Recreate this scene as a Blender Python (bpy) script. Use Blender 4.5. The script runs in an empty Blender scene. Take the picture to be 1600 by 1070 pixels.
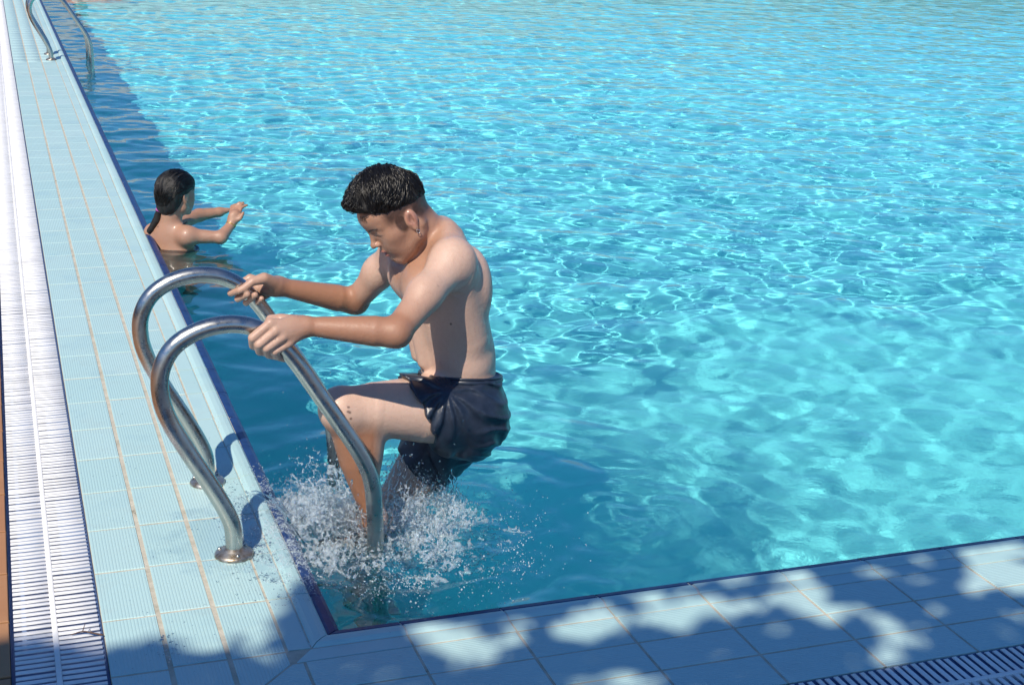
import bpy, math, random
import numpy as np
from mathutils import Matrix, Vector, Euler

scene = bpy.context.scene
COL = scene.collection

# ------------------------------------------------------------------ camera
cam_data = bpy.data.cameras.new('camera')
cam = bpy.data.objects.new('camera', cam_data)
COL.objects.link(cam)
scene.camera = cam
_f = Vector((0.3260, 0.8970, -0.2980)).normalized()
_r = Vector((0.9430, -0.3310, 0.0320))
_u = _r.cross(_f).normalized()
_r = _f.cross(_u)
_m = Matrix((_r, _u, -_f)).transposed().to_4x4()
_m.translation = Vector((-0.6094, -2.8210, 1.5941))
cam.matrix_world = _m
cam_data.sensor_width = 36.0
cam_data.lens = 2230.0 / 1600.0 * 36.0
cam_data.clip_start = 0.05
cam_data.clip_end = 600.0

# ------------------------------------------------------------------ sky and sun
SUN_DIR = Vector((0.62, 0.70, -1.0)).normalized()      # the way the light travels
world = bpy.data.worlds.new('World')
scene.world = world
world.use_nodes = True
_wn = world.node_tree
_bg = _wn.nodes['Background']
_sky = _wn.nodes.new('ShaderNodeTexSky')
_sky.sky_type = 'NISHITA'
_sky.sun_disc = False
_sky.sun_elevation = math.asin(-SUN_DIR.z)
_sky.sun_rotation = math.atan2(-SUN_DIR.x, -SUN_DIR.y)
_sky.air_density = 1.0
_sky.dust_density = 0.3
_sky.ozone_density = 2.0
_tint = _wn.nodes.new('ShaderNodeMix')                 # even blue multiply added to the sky to turn shaded areas bluer
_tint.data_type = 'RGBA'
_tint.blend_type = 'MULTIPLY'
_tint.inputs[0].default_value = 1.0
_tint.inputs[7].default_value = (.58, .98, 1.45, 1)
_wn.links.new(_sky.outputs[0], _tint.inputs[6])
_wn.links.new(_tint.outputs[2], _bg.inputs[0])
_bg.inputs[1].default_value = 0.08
sun_data = bpy.data.lights.new('sun', 'SUN')
sun_data.energy = 5.0
sun_data.angle = math.radians(0.5)
sun_data.color = (1.0, 0.91, 0.78)
sun = bpy.data.objects.new('sun', sun_data)
COL.objects.link(sun)
sun.rotation_euler = SUN_DIR.to_track_quat('-Z', 'Y').to_euler()
sun.location = (-2, -5, 8)
sun_data.cycles.is_caustics_light = True
scene.view_settings.view_transform = 'Standard'
scene.view_settings.look = 'None'
scene.view_settings.exposure = 0.15
scene.view_settings.gamma = 1.0
scene.view_settings.use_curve_mapping = False
scene.cycles.max_bounces = 14
scene.cycles.transmission_bounces = 12
scene.cycles.transparent_max_bounces = 12
scene.cycles.sample_clamp_indirect = 6.0

# ------------------------------------------------------------------ helpers
def new_obj(name, me, parent=None):
    o = bpy.data.objects.new(name, me)
    COL.objects.link(o)
    if parent is not None:
        o.parent = parent
    return o

def root(name, loc, label, cat, group=None):
    o = new_obj(name, None)
    o.location = loc
    o['label'] = label
    o['category'] = cat
    if group:
        o['group'] = group
    bpy.context.view_layer.update()
    return o

def tag(o, label=None, cat=None, group=None, kind=None):
    for k, v in (('label', label), ('category', cat), ('group', group), ('kind', kind)):
        if v:
            o[k] = v
    return o

def np_mesh(name, verts, faces, mat=None, smooth=True):
    """mesh from arrays; faces is an (n, 3) or (n, 4) array"""
    verts = np.ascontiguousarray(verts, dtype=np.float32)
    faces = np.ascontiguousarray(faces, dtype=np.int32)
    me = bpy.data.meshes.new(name)
    me.vertices.add(len(verts))
    me.vertices.foreach_set('co', verts.ravel())
    me.loops.add(faces.size)
    me.loops.foreach_set('vertex_index', faces.ravel())
    me.polygons.add(len(faces))
    me.polygons.foreach_set('loop_start', np.arange(0, faces.size, faces.shape[1], dtype=np.int32))
    me.update(calc_edges=True)
    if smooth:
        me.shade_smooth()
    if mat:
        me.materials.append(mat)
    return me

def part(name, parent, verts, faces, mat, smooth=True):
    """world-space geometry stored relative to the parent's location"""
    verts = np.asarray(verts, dtype=np.float64)
    q = parent
    while q is not None:
        verts = verts - np.array(q.location)
        q = q.parent
    return new_obj(name, np_mesh(name, verts, faces, mat, smooth), parent)

def material(name, color, rough=0.5, **kw):
    m = bpy.data.materials.new(name)
    m.use_nodes = True
    b = m.node_tree.nodes['Principled BSDF']
    b.inputs['Base Color'].default_value = (*color, 1)
    b.inputs['Roughness'].default_value = rough
    for k, v in kw.items():
        b.inputs[k.replace('_', ' ')].default_value = v
    return m

class NT:
    """tiny node-graph writer"""
    def __init__(self, m):
        self.t = m.node_tree
        self.b = m.node_tree.nodes['Principled BSDF']
    def n(self, kind, **kw):
        nd = self.t.nodes.new('ShaderNode' + kind)
        for k, v in kw.items():
            if k in nd.inputs.keys():
                nd.inputs[k].default_value = v
            else:
                setattr(nd, k, v)
        return nd
    def l(self, a, b):
        self.t.links.new(a, b)
    def coord(self, space='Object', scale=(1, 1, 1)):
        c = self.n('TexCoord')
        mp = self.n('Mapping')
        mp.inputs['Scale'].default_value = scale
        self.l(c.outputs[space], mp.inputs[0])
        return mp.outputs[0]
    def pos(self, scale=(1, 1, 1)):
        c = self.n('NewGeometry')
        mp = self.n('Mapping')
        mp.inputs['Scale'].default_value = scale
        self.l(c.outputs['Position'], mp.inputs[0])
        return mp.outputs[0]
    def noise(self, vec, scale, detail=3, rough=.55):
        nd = self.n('TexNoise')
        nd.inputs['Scale'].default_value = scale
        nd.inputs['Detail'].default_value = detail
        nd.inputs['Roughness'].default_value = rough
        self.l(vec, nd.inputs['Vector'])
        return nd.outputs['Fac']
    def ramp(self, fac, stops):
        nd = self.n('ValToRGB')
        el = nd.color_ramp.elements
        while len(el) < len(stops):
            el.new(.5)
        for e, (p_, c_) in zip(el, stops):
            e.position = p_
            e.color = (*c_, 1) if len(c_) == 3 else c_
        self.l(fac, nd.inputs[0])
        return nd.outputs[0]
    def mix(self, fac, a, b, mode='MIX'):
        nd = self.n('Mix', data_type='RGBA', blend_type=mode)
        for sock, v in ((nd.inputs[0], fac), (nd.inputs[6], a), (nd.inputs[7], b)):
            if hasattr(v, 'is_linked'):
                self.l(v, sock)
            elif isinstance(v, (int, float)):
                sock.default_value = v
            else:
                sock.default_value = (*v, 1)
        return nd.outputs[2]
    def math(self, op, a, b=0.0):
        nd = self.n('Math', operation=op)
        for sock, v in ((nd.inputs[0], a), (nd.inputs[1], b)):
            if hasattr(v, 'is_linked'):
                self.l(v, sock)
            else:
                sock.default_value = v
        return nd.outputs[0]
    def bump(self, height, strength=.3, dist=.001, prev=None):
        nd = self.n('Bump')
        nd.inputs['Strength'].default_value = strength
        nd.inputs['Distance'].default_value = dist
        self.l(height, nd.inputs['Height'])
        if prev is not None:
            self.l(prev, nd.inputs['Normal'])
        return nd.outputs[0]

def sweep(path, radii, n=12, caps=True, phase=0.0):
    """tube along a polyline; returns verts, quads"""
    path = np.asarray(path, float)
    radii = np.broadcast_to(np.asarray(radii, float), (len(path),))
    tan = np.gradient(path, axis=0)
    tan /= np.linalg.norm(tan, axis=1)[:, None] + 1e-12
    ref = np.array([0, 0, 1.0]) if abs(tan[0][2]) < .9 else np.array([0, 1.0, 0])
    u = np.cross(tan[0], ref)
    u /= np.linalg.norm(u)
    rings = []
    for i in range(len(path)):
        u = u - tan[i] * (u @ tan[i])
        u /= np.linalg.norm(u) + 1e-12
        v = np.cross(tan[i], u)
        a = np.linspace(0, 2 * np.pi, n, endpoint=False) + phase
        rings.append(path[i] + radii[i] * (np.cos(a)[:, None] * u + np.sin(a)[:, None] * v))
    V = np.concatenate(rings)
    F = []
    m = len(path)
    i0 = np.arange(n)
    i1 = (i0 + 1) % n
    for k in range(m - 1):
        F.append(np.stack([k * n + i0, k * n + i1, (k + 1) * n + i1, (k + 1) * n + i0], 1))
    F = np.concatenate(F)
    if caps:
        c0, c1 = len(V), len(V) + 1
        V = np.concatenate([V, path[:1], path[-1:]])
        F = np.concatenate([F, np.stack([i1, i0, np.full(n, c0), np.full(n, c0)], 1)[:, [0, 1, 2, 2]] * 1,
                            np.stack([(m - 1) * n + i0, (m - 1) * n + i1, np.full(n, c1), np.full(n, c1)], 1)])
    return V, F

def tri_fix(F):
    """quads with a doubled last index -> triangles, rest split"""
    F = np.asarray(F)
    deg = F[:, 2] == F[:, 3]
    t = F[deg][:, :3]
    q = F[~deg]
    return np.concatenate([t, q[:, [0, 1, 2]], q[:, [0, 2, 3]]])

def tube(name, parent, path, radii, mat, n=16):
    V, F = sweep(path, radii, n)
    return part(name, parent, V, tri_fix(F), mat)

def smooth_path(pts, per=8):
    """Catmull-Rom through the points"""
    p_ = np.asarray(pts, float)
    p_ = np.concatenate([[2 * p_[0] - p_[1]], p_, [2 * p_[-1] - p_[-2]]])
    out = []
    for i in range(1, len(p_) - 2):
        for t in np.linspace(0, 1, per, endpoint=False):
            a, b, c, d = p_[i - 1:i + 3]
            out.append(.5 * ((2 * b) + (-a + c) * t + (2 * a - 5 * b + 4 * c - d) * t * t + (-a + 3 * b - 3 * c + d) * t ** 3))
    out.append(p_[-2])
    return np.array(out)

def join_np(items):
    V, F, k = [], [], 0
    for v, f in items:
        V.append(v)
        F.append(np.asarray(f) + k)
        k += len(v)
    return np.concatenate(V), np.concatenate(F)

# value noise in three dimensions
_rs = np.random.RandomState(11)
_lat = _rs.rand(32, 32, 32).astype(np.float32)
def vnoise(x, y, z, s=1.0):
    x, y, z = x * s, y * s, z * s
    xi, yi, zi = np.floor(x).astype(int), np.floor(y).astype(int), np.floor(z).astype(int)
    fx, fy, fz = x - xi, y - yi, z - zi
    fx, fy, fz = (f * f * (3 - 2 * f) for f in (fx, fy, fz))
    out = 0
    for a in (0, 1):
        for b in (0, 1):
            for c in (0, 1):
                w = (fx if a else 1 - fx) * (fy if b else 1 - fy) * (fz if c else 1 - fz)
                out = out + w * _lat[(xi + a) & 31, (yi + b) & 31, (zi + c) & 31]
    return out * 2 - 1

# ------------------------------------------------------------------ implicit-surface sculpting
def A3(v):
    return np.array(v, dtype=np.float64)

class Sculpt:
    """signed-distance sculpture: smooth unions of tapered limbs and ellipsoids, then surface nets"""
    def __init__(self):
        self.ops = []
    def cap(self, a, b, ra, rb=None, k=.015, flat=None, op='+'):
        a, b = A3(a), A3(b)
        rb = ra if rb is None else rb
        r = max(ra, rb) * (max(1.0, flat[1]) if flat else 1)
        lo, hi = np.minimum(a, b) - r, np.maximum(a, b) + r
        def f(p):
            w = p - a
            d_ = b - a
            if flat is not None:
                n_ = A3(flat[0]); n_ = n_ / np.linalg.norm(n_)
                w = w - (w @ n_)[..., None] * n_ * (1 - 1 / flat[1])
                d_ = d_ - (d_ @ n_) * n_ * (1 - 1 / flat[1])
            t = np.clip((w @ d_) / (d_ @ d_ + 1e-12), 0, 1)
            return np.linalg.norm(w - t[..., None] * d_, axis=-1) - (ra + t * (rb - ra))
        self.ops.append((f, lo, hi, k, op))
    def chain(self, pts, rs, k=.015, flat=None, op='+'):
        """bent limb: hard union of tapered segments, blended as one"""
        sub = Sculpt()
        for i in range(len(pts) - 1):
            sub.cap(pts[i], pts[i + 1], rs[i], rs[i + 1], 0, flat)
        fs = [o[0] for o in sub.ops]
        lo = np.min([o[1] for o in sub.ops], axis=0)
        hi = np.max([o[2] for o in sub.ops], axis=0)
        self.ops.append((lambda p: np.min([f(p) for f in fs], axis=0), lo, hi, k, op))
    def ell(self, c, r, axes=None, k=.015, op='+'):
        c, r = A3(c), A3(r)
        M = np.eye(3) if axes is None else np.array(axes, float)      # rows: local axes
        ext = np.sqrt(((M * r[:, None]) ** 2).sum(0))
        def f(p):
            q = (p - c) @ M.T
            k0 = np.linalg.norm(q / r, axis=-1)
            k1 = np.linalg.norm(q / (r * r), axis=-1) + 1e-9
            return k0 * (k0 - 1) / k1
        self.ops.append((f, c - ext, c + ext, k, op))
    def plane(self, c, n, lo, hi, k=.004):
        """cut away the side the normal points to, inside the box lo..hi"""
        c, n = A3(c), A3(n)
        n = n / np.linalg.norm(n)
        self.ops.append((lambda p: -((p - c) @ n), A3(lo), A3(hi), k, '-'))
    def mesh(self, h, lo=None, hi=None, disp=None, pad=.02):
        if lo is None:
            lo = np.min([o[1] for o in self.ops if o[4] == '+'], axis=0) - pad
            hi = np.max([o[2] for o in self.ops if o[4] == '+'], axis=0) + pad
        lo, hi = A3(lo), A3(hi)
        n = np.ceil((hi - lo) / h).astype(int) + 1
        G = np.full(n, .05, dtype=np.float32)
        ax = [lo[i] + h * np.arange(n[i]) for i in range(3)]
        for f, a, b, k, op in self.ops:
            i0 = np.clip(np.floor((a - k * 1.1 - .004 - lo) / h).astype(int), 0, n)
            i1 = np.clip(np.ceil((b + k * 1.1 + .004 - lo) / h).astype(int) + 1, 0, n)
            if (i1 <= i0).any():
                continue
            sl = tuple(slice(i0[j], i1[j]) for j in range(3))
            X, Y, Z = np.meshgrid(ax[0][sl[0]], ax[1][sl[1]], ax[2][sl[2]], indexing='ij')
            d = f(np.stack([X, Y, Z], -1)).astype(np.float32)
            g = G[sl]
            if op == '+':
                hh = np.maximum(k - np.abs(g - d), 0) / max(k, 1e-6)
                G[sl] = np.minimum(g, d) - hh * hh * k * .25
            else:
                hh = np.maximum(k - np.abs(g + d), 0) / max(k, 1e-6)
                G[sl] = np.maximum(g, -d) + hh * hh * k * .25
        if disp is not None:
            near = np.abs(G) < .03
            idx = np.nonzero(near)
            G[idx] += disp(ax[0][idx[0]], ax[1][idx[1]], ax[2][idx[2]]).astype(np.float32)
        return surface_nets(G, lo, h)

def surface_nets(G, lo, h):
    S = G < 0
    c = [S[a:S.shape[0] - 1 + a, b:S.shape[1] - 1 + b, d:S.shape[2] - 1 + d] for a in (0, 1) for b in (0, 1) for d in (0, 1)]
    anyv = c[0].copy(); allv = c[0].copy()
    for q in c[1:]:
        anyv |= q; allv &= q
    act = anyv & ~allv
    idx = np.argwhere(act)
    dims = act.shape
    flat = (idx[:, 0] * dims[1] + idx[:, 1]) * dims[2] + idx[:, 2]
    vals = {}
    for a in (0, 1):
        for b in (0, 1):
            for d in (0, 1):
                vals[(a, b, d)] = G[idx[:, 0] + a, idx[:, 1] + b, idx[:, 2] + d].astype(np.float64)
    acc = np.zeros((len(idx), 3)); cnt = np.zeros(len(idx))
    cs = list(vals)
    for i in range(8):
        for j in range(i + 1, 8):
            if sum(abs(x - y) for x, y in zip(cs[i], cs[j])) != 1:
                continue
            va, vb = vals[cs[i]], vals[cs[j]]
            m = (va < 0) != (vb < 0)
            t = np.where(m, va / np.where(m, va - vb, 1), 0)
            pt = np.array(cs[i])[None] + t[:, None] * (np.array(cs[j]) - np.array(cs[i]))[None]
            acc += pt * m[:, None]; cnt += m
    V = lo + h * (idx + acc / cnt[:, None])
    quads = []
    for axis in range(3):
        sl0 = [slice(None)] * 3; sl1 = [slice(None)] * 3
        sl0[axis] = slice(0, -1); sl1[axis] = slice(1, None)
        A, B = S[tuple(sl0)], S[tuple(sl1)]
        e = np.argwhere(A != B)
        o1, o2 = [(1, 2), (2, 0), (0, 1)][axis]
        ok = (e[:, o1] > 0) & (e[:, o2] > 0) & (e[:, o1] < dims[o1]) & (e[:, o2] < dims[o2]) & (e[:, axis] < dims[axis])
        e = e[ok]
        ins = A[e[:, 0], e[:, 1], e[:, 2]]
        q = []
        for da, db in ((-1, -1), (0, -1), (0, 0), (-1, 0)):
            f_ = e.copy(); f_[:, o1] += da; f_[:, o2] += db
            q.append(np.searchsorted(flat, (f_[:, 0] * dims[1] + f_[:, 1]) * dims[2] + f_[:, 2]))
        q = np.stack(q, 1)
        q[~ins] = q[~ins][:, ::-1]
        quads.append(q)
    F = np.concatenate(quads)
    # one light relaxation to hide the lattice
    for _ in range(2):
        s = np.zeros_like(V); w = np.zeros(len(V))
        for a, b in ((0, 1), (1, 2), (2, 3), (3, 0)):
            np.add.at(s, F[:, a], V[F[:, b]]); np.add.at(w, F[:, a], 1)
            np.add.at(s, F[:, b], V[F[:, a]]); np.add.at(w, F[:, b], 1)
        V = V * .5 + .5 * s / w[:, None]
    return V, F

def paint(ob, name, V, cols):
    """cols: (n, 3) per-vertex values stored as a colour attribute"""
    at = ob.data.color_attributes.new(name, 'FLOAT_COLOR', 'POINT')
    a = np.ones((len(V), 4), dtype=np.float32)
    a[:, :3] = cols
    at.data.foreach_set('color', a.ravel())

def blob(V, c, r, soft=1.0):
    d = np.linalg.norm((V - A3(c)) / np.asarray(r, float), axis=1)
    return np.clip((1 + soft - d) / soft, 0, 1) if soft > 0 else (d < 1).astype(float)

# ------------------------------------------------------------------ materials of the place
def tile_material(name, axis, ribs=True):
    m = material(name, (.42, .60, .66), .38)
    t = NT(m)
    g = t.n('NewGeometry')
    info = t.n('ObjectInfo')
    p1 = t.pos((1, 1, 1))
    big = t.noise(p1, 2.2, 4)
    fine = t.noise(p1, 55, 4)
    base = t.mix(big, (.40, .575, .575), (.445, .62, .615))
    base = t.mix(t.math('MULTIPLY', info.outputs['Random'], .45), base, (.345, .55, .55))
    dirt = t.ramp(t.noise(p1, 9, 6, .7), [(.52, (0, 0, 0)), (.74, (1, 1, 1))])
    base = t.mix(t.math('MULTIPLY', dirt, .22), base, (.36, .42, .40))
    specks = t.ramp(t.noise(p1, 130, 2, .5), [(.73, (0, 0, 0)), (.77, (1, 1, 1))])
    base = t.mix(t.math('MULTIPLY', specks, .5), base, (.12, .13, .13))
    # soaked area round the near handrail foot and along the edge
    vd = t.n('VectorMath', operation='DISTANCE')
    t.l(p1, vd.inputs[0]); vd.inputs[1].default_value = (-.04, .56, 0)
    wv = t.math('ADD', vd.outputs['Value'], t.math('MULTIPLY', t.math('SUBTRACT', t.noise(p1, 11, 5, .6), .5), .45))
    soak = t.ramp(wv, [(.20, (1, 1, 1)), (.27, (0, 0, 0))])
    pud = t.ramp(t.noise(p1, 4.2, 4), [(.58, (0, 0, 0)), (.62, (1, 1, 1))])
    soak = t.math('MAXIMUM', soak, t.math('MULTIPLY', pud, .22))
    base = t.mix(t.math('MULTIPLY', soak, .42), base, (.27, .43, .47))
    t.l(base, t.b.inputs['Base Color'])
    wet = t.mix(soak, (.46, .46, .46), (.09, .09, .09))
    t.l(wet, t.b.inputs['Roughness'])
    nrm = t.bump(fine, .15, .001)
    if ribs:
        s = t.n('SeparateXYZ')
        t.l(g.outputs['Position'], s.inputs[0])
        w = t.math('SINE', t.math('MULTIPLY', s.outputs[axis], 2 * math.pi / .0076))
        w = t.ramp(t.math('ADD', t.math('MULTIPLY', w, .5), .5), [(.15, (0, 0, 0)), (.55, (1, 1, 1))])
        nrm = t.bump(w, .55, .0011, nrm)
    t.l(nrm, t.b.inputs['Normal'])
    return m

tile_left = tile_material('ribbed_pale_blue_tile', 0)
tile_front = tile_material('ribbed_pale_blue_tile_front', 1)
tile_edge = tile_material('smooth_edge_tile', 0, False)

grout_mat = material('sandy_grout', (.42, .36, .27), .85)
_t = NT(grout_mat)
_p = _t.pos()
_c = _t.ramp(_t.noise(_p, 22, 6, .7), [(.27, (.16, .14, .10)), (.37, (.40, .37, .29)), (.60, (.53, .49, .40))])
_t.l(_c, _t.b.inputs['Base Color'])
_t.l(_t.bump(_t.noise(_p, 160, 4), .6, .0015), _t.b.inputs['Normal'])
tick_mat = material('white_joint', (.55, .55, .52), .7)

navy = material('navy_trim_tile', (.018, .035, .14), .42)
_t = NT(navy)
_p = _t.pos()
_t.l(_t.ramp(_t.noise(_p, 30, 4), [(.3, (.006, .024, .10)), (.7, (.014, .050, .17))]), _t.b.inputs['Base Color'])
_t.l(_t.bump(_t.noise(_p, 70, 3), .2, .001), _t.b.inputs['Normal'])

plastic = material('white_grating_plastic', (.74, .74, .73), .42)
_t = NT(plastic)
_p = _t.pos()
_t.l(_t.mix(_t.math('MULTIPLY', _t.ramp(_t.noise(_p, 8, 6, .7), [(.45, (0, 0, 0)), (.75, (1, 1, 1))]), .5), (.76, .76, .76), (.50, .49, .44)), _t.b.inputs['Base Color'])
_t.l(_t.bump(_t.noise(_p, 300, 2), .1, .0005), _t.b.inputs['Normal'])
channel_mat = material('blue_channel', (.15, .23, .42), .5)

terra = material('terracotta_tile', (.40, .19, .085), .6)
_t = NT(terra)
_p = _t.pos()
_i = _t.n('ObjectInfo')
_c = _t.mix(_t.noise(_p, 7, 5), (.30, .135, .058), (.46, .24, .11))
_c = _t.mix(_t.math('MULTIPLY', _i.outputs['Random'], .5), _c, (.34, .15, .07))
_t.l(_c, _t.b.inputs['Base Color'])
_t.l(_t.bump(_t.noise(_p, 70, 4), .3, .002), _t.b.inputs['Normal'])

pool_mat = material('pool_paint', (.20, .72, .84), .7)
_t = NT(pool_mat)
_p = _t.pos()
_t.l(_t.mix(_t.noise(_p, 1.1, 4), (.160, .71, .735), (.195, .78, .79)), _t.b.inputs['Base Color'])

# ------------------------------------------------------------------ ground, basin, bedding
POOL_X, POOL_Y, DEPTH, WL = 24.0, 25.0, .84, -.05
E0 = .1005                       # width of the grip tile at the edge
CW = .125                        # width of each further course
G0, G1 = E0 + 3 * CW, .668       # the grating lies between these distances from the edge

def flat(name, polys, mat, z=None):
    V, F, k = [], [], 0
    for poly in polys:
        for q in poly:
            V.append(q if len(q) == 3 else (q[0], q[1], z))
        F.append(tuple(range(k, k + len(poly))))
        k += len(poly)
    me = bpy.data.meshes.new(name)
    me.from_pydata(V, [], F)
    me.materials.append(mat)
    return tag(new_obj(name, me), kind='structure')

ground_mat = material('dry_ground', (.20, .17, .11), .9)
gx0, gx1, gy0, gy1 = -250, 280, -250, 280
flat('ground', [[(gx0, gy0, -.10), (gx1, gy0, -.10), (gx1, -14, -.10), (gx0, -14, -.10)],
                [(gx0, -14, -.10), (-14, -14, -.10), (-14, 40, -.10), (gx0, 40, -.10)],
                [(40, -14, -.10), (gx1, -14, -.10), (gx1, 40, -.10), (40, 40, -.10)],
                [(gx0, 40, -.10), (gx1, 40, -.10), (gx1, gy1, -.10), (gx0, gy1, -.10)]], ground_mat)
fl = flat('pool_floor', [[(0, 0, -DEPTH), (POOL_X, 0, -DEPTH), (POOL_X, POOL_Y, -DEPTH), (0, POOL_Y, -DEPTH)]], pool_mat)
P4 = [(0, 0), (POOL_X, 0), (POOL_X, POOL_Y), (0, POOL_Y)]
wl_ = flat('pool_wall', [[(*P4[i], -DEPTH), (*P4[i], -.012), (*P4[(i + 1) % 4], -.012), (*P4[(i + 1) % 4], -DEPTH)] for i in range(4)], pool_mat)
for o in (fl, wl_):
    o.cycles.is_caustics_receiver = True
# bedding mortar under the tiles (left, front), far deck, terrace
zb = -.0018
lb = flat('coping', [[(-.0005, 0, zb), (-.0005, POOL_Y, zb), (-G0, POOL_Y, zb), (-G0, -G0, zb)],
                [(-.0005, 0, zb), (-G0, -G0, zb), (14, -G0, zb), (14, -.0005, zb)]], grout_mat)
lb.name = 'coping'
far_t = tile_material('far_deck_tile', 0, False)
flat('far_deck', [[(-14, POOL_Y, -.003), (40, POOL_Y, -.003), (40, 40, -.003), (-14, 40, -.003)],
                  [(POOL_X, -.001, -.003), (40, -.001, -.003), (40, POOL_Y, -.003), (POOL_X, POOL_Y, -.003)],
                  [(14, -14, -.003), (40, -14, -.003), (40, -.001, -.003), (14, -.001, -.003)]], far_t)
joint_dark = material('dark_joint', (.07, .055, .04), .9)
terrace = flat('terrace', [[(-14, -14, -.006), (14, -14, -.006), (14, -G1 - .004, -.006), (-G1 - .004, -G1 - .004, -.006), (-14, -G1 - .004, -.006)],
                           [(-14, -G1 - .004, -.006), (-G1 - .004, -G1 - .004, -.006), (-G1 - .004, POOL_Y, -.006), (-14, POOL_Y, -.006)]], joint_dark)
# drain channel, a trough under the grating
flat('drain_channel', [[(-G0 - .001, -G0 - .001, -.045), (-G0 - .001, POOL_Y, -.045), (-G1 - .004, POOL_Y, -.045), (-G1 - .004, -G1 - .004, -.045)],
                       [(-G0 - .001, -G0 - .001, -.045), (-G1 - .004, -G1 - .004, -.045), (14, -G1 - .004, -.045), (14, -G0 - .001, -.045)],
                       [(-G0 - .001, -G0 - .001, -.045), (-G0 - .001, POOL_Y, -.045), (-G0 - .001, POOL_Y, -.004), (-G0 - .001, -G0 - .001, -.004)],
                       [(-G0 - .001, -G0 - .001, -.045), (14, -G0 - .001, -.045), (14, -G0 - .001, -.004), (-G0 - .001, -G0 - .001, -.004)],
                       [(-G1 - .004, -G1 - .004, -.045), (-G1 - .004, POOL_Y, -.045), (-G1 - .004, POOL_Y, -.006), (-G1 - .004, -G1 - .004, -.006)],
                       [(-G1 - .004, -G1 - .004, -.045), (14, -G1 - .004, -.045), (14, -G1 - .004, -.006), (-G1 - .004, -G1 - .004, -.006)]], channel_mat)

# walls added out of view to block horizon light and tone the water reflections
wall_mat = material('grey_plaster', (.3, .3, .3), .85)
_t = NT(wall_mat)
_t.l(_t.mix(_t.noise(_t.pos(), 1.5, 5), (.24, .27, .29), (.32, .34, .35)), _t.b.inputs['Base Color'])
cap_mat = material('wall_capping', (.55, .52, .47), .8)
for nm_, (x0, y0, x1, y1), lab in (('far', (-14, 39.6, 40, 39.9), 'unseen grey plastered wall added beyond the far end of the pool to block horizon light'),
                                   ('right', (39.6, -14, 39.9, 39.5), 'unseen grey plastered wall added beyond the right side of the pool to block horizon light'),
                                   ('left', (-13.9, -14, -13.6, 39.5), 'unseen grey plastered wall added along the left side of the terrace to block horizon light')):
    rt_w = root('horizon_screen_wall', ((x0 + x1) / 2, (y0 + y1) / 2, -.006), lab, 'wall')
    def bxw(n_, a, b, c, d, e, f, m):
        vv = [(a, b, c), (d, b, c), (d, e, c), (a, e, c), (a, b, f), (d, b, f), (d, e, f), (a, e, f)]
        part(n_, rt_w, vv, [(0, 3, 2, 1), (4, 5, 6, 7), (0, 1, 5, 4), (1, 2, 6, 5), (2, 3, 7, 6), (3, 0, 4, 7)], m, False)
    bxw('wall', x0, y0, -.006, x1, y1, 3.4, wall_mat)
    bxw('capping', x0 - .05, y0 - .05, 3.401, x1 + .05, y1 + .05, 3.48, cap_mat)

# ------------------------------------------------------------------ tiles, one object each
def clip(poly, a, b, c):
    """keep a*x + b*y + c >= 0"""
    out = []
    for i in range(len(poly)):
        p_, q_ = poly[i], poly[(i + 1) % len(poly)]
        dp_, dq_ = a * p_[0] + b * p_[1] + c, a * q_[0] + b * q_[1] + c
        if dp_ >= 0:
            out.append(p_)
        if (dp_ >= 0) != (dq_ >= 0):
            t_ = dp_ / (dp_ - dq_)
            out.append((p_[0] + t_ * (q_[0] - p_[0]), p_[1] + t_ * (q_[1] - p_[1])))
    return out

def slab(poly, h=.008, bevel=.0016):
    """bevelled tile; z of the top face is 0"""
    n = len(poly)
    c = np.mean(poly, axis=0)
    V = []
    for sc_, z in ((0, -h), (0, -bevel * .8), (1, 0)):
        for q in poly:
            d = np.array(q) - c
            V.append((*(c + d * (1 - sc_ * bevel * 1.3 / max(np.linalg.norm(d), 1e-6))), z))
    F = []
    for r in (0, 1):
        for i in range(n):
            F.append((r * n + i, r * n + (i + 1) % n, (r + 1) * n + (i + 1) % n, (r + 1) * n + i))
    F.append(tuple(range(2 * n, 3 * n)))
    return V, F

def rect(x0, y0, x1, y1):
    return [(x0, y0), (x1, y0), (x1, y1), (x0, y1)]

rg = random.Random(4)
_cache = {}
def tile_obj(name, poly, mat, parent, dz=0.0):
    c = tuple(np.mean(poly, axis=0))
    key = (mat.name, tuple(round(v, 4) for q in poly for v in (q[0] - c[0], q[1] - c[1])))
    if key not in _cache:
        V, F = slab([(q[0] - c[0], q[1] - c[1]) for q in poly])
        me = bpy.data.meshes.new(name)
        me.from_pydata(V, [], F)
        me.materials.append(mat)
        _cache[key] = me
    o = bpy.data.objects.new(name, _cache[key])
    COL.objects.link(o)
    o.parent = parent
    o.location = (c[0], c[1], dz + rg.uniform(-.0006, .0008))
    o.rotation_euler = (rg.gauss(0, .0015), rg.gauss(0, .0015), rg.gauss(0, .002))
    return o

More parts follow.
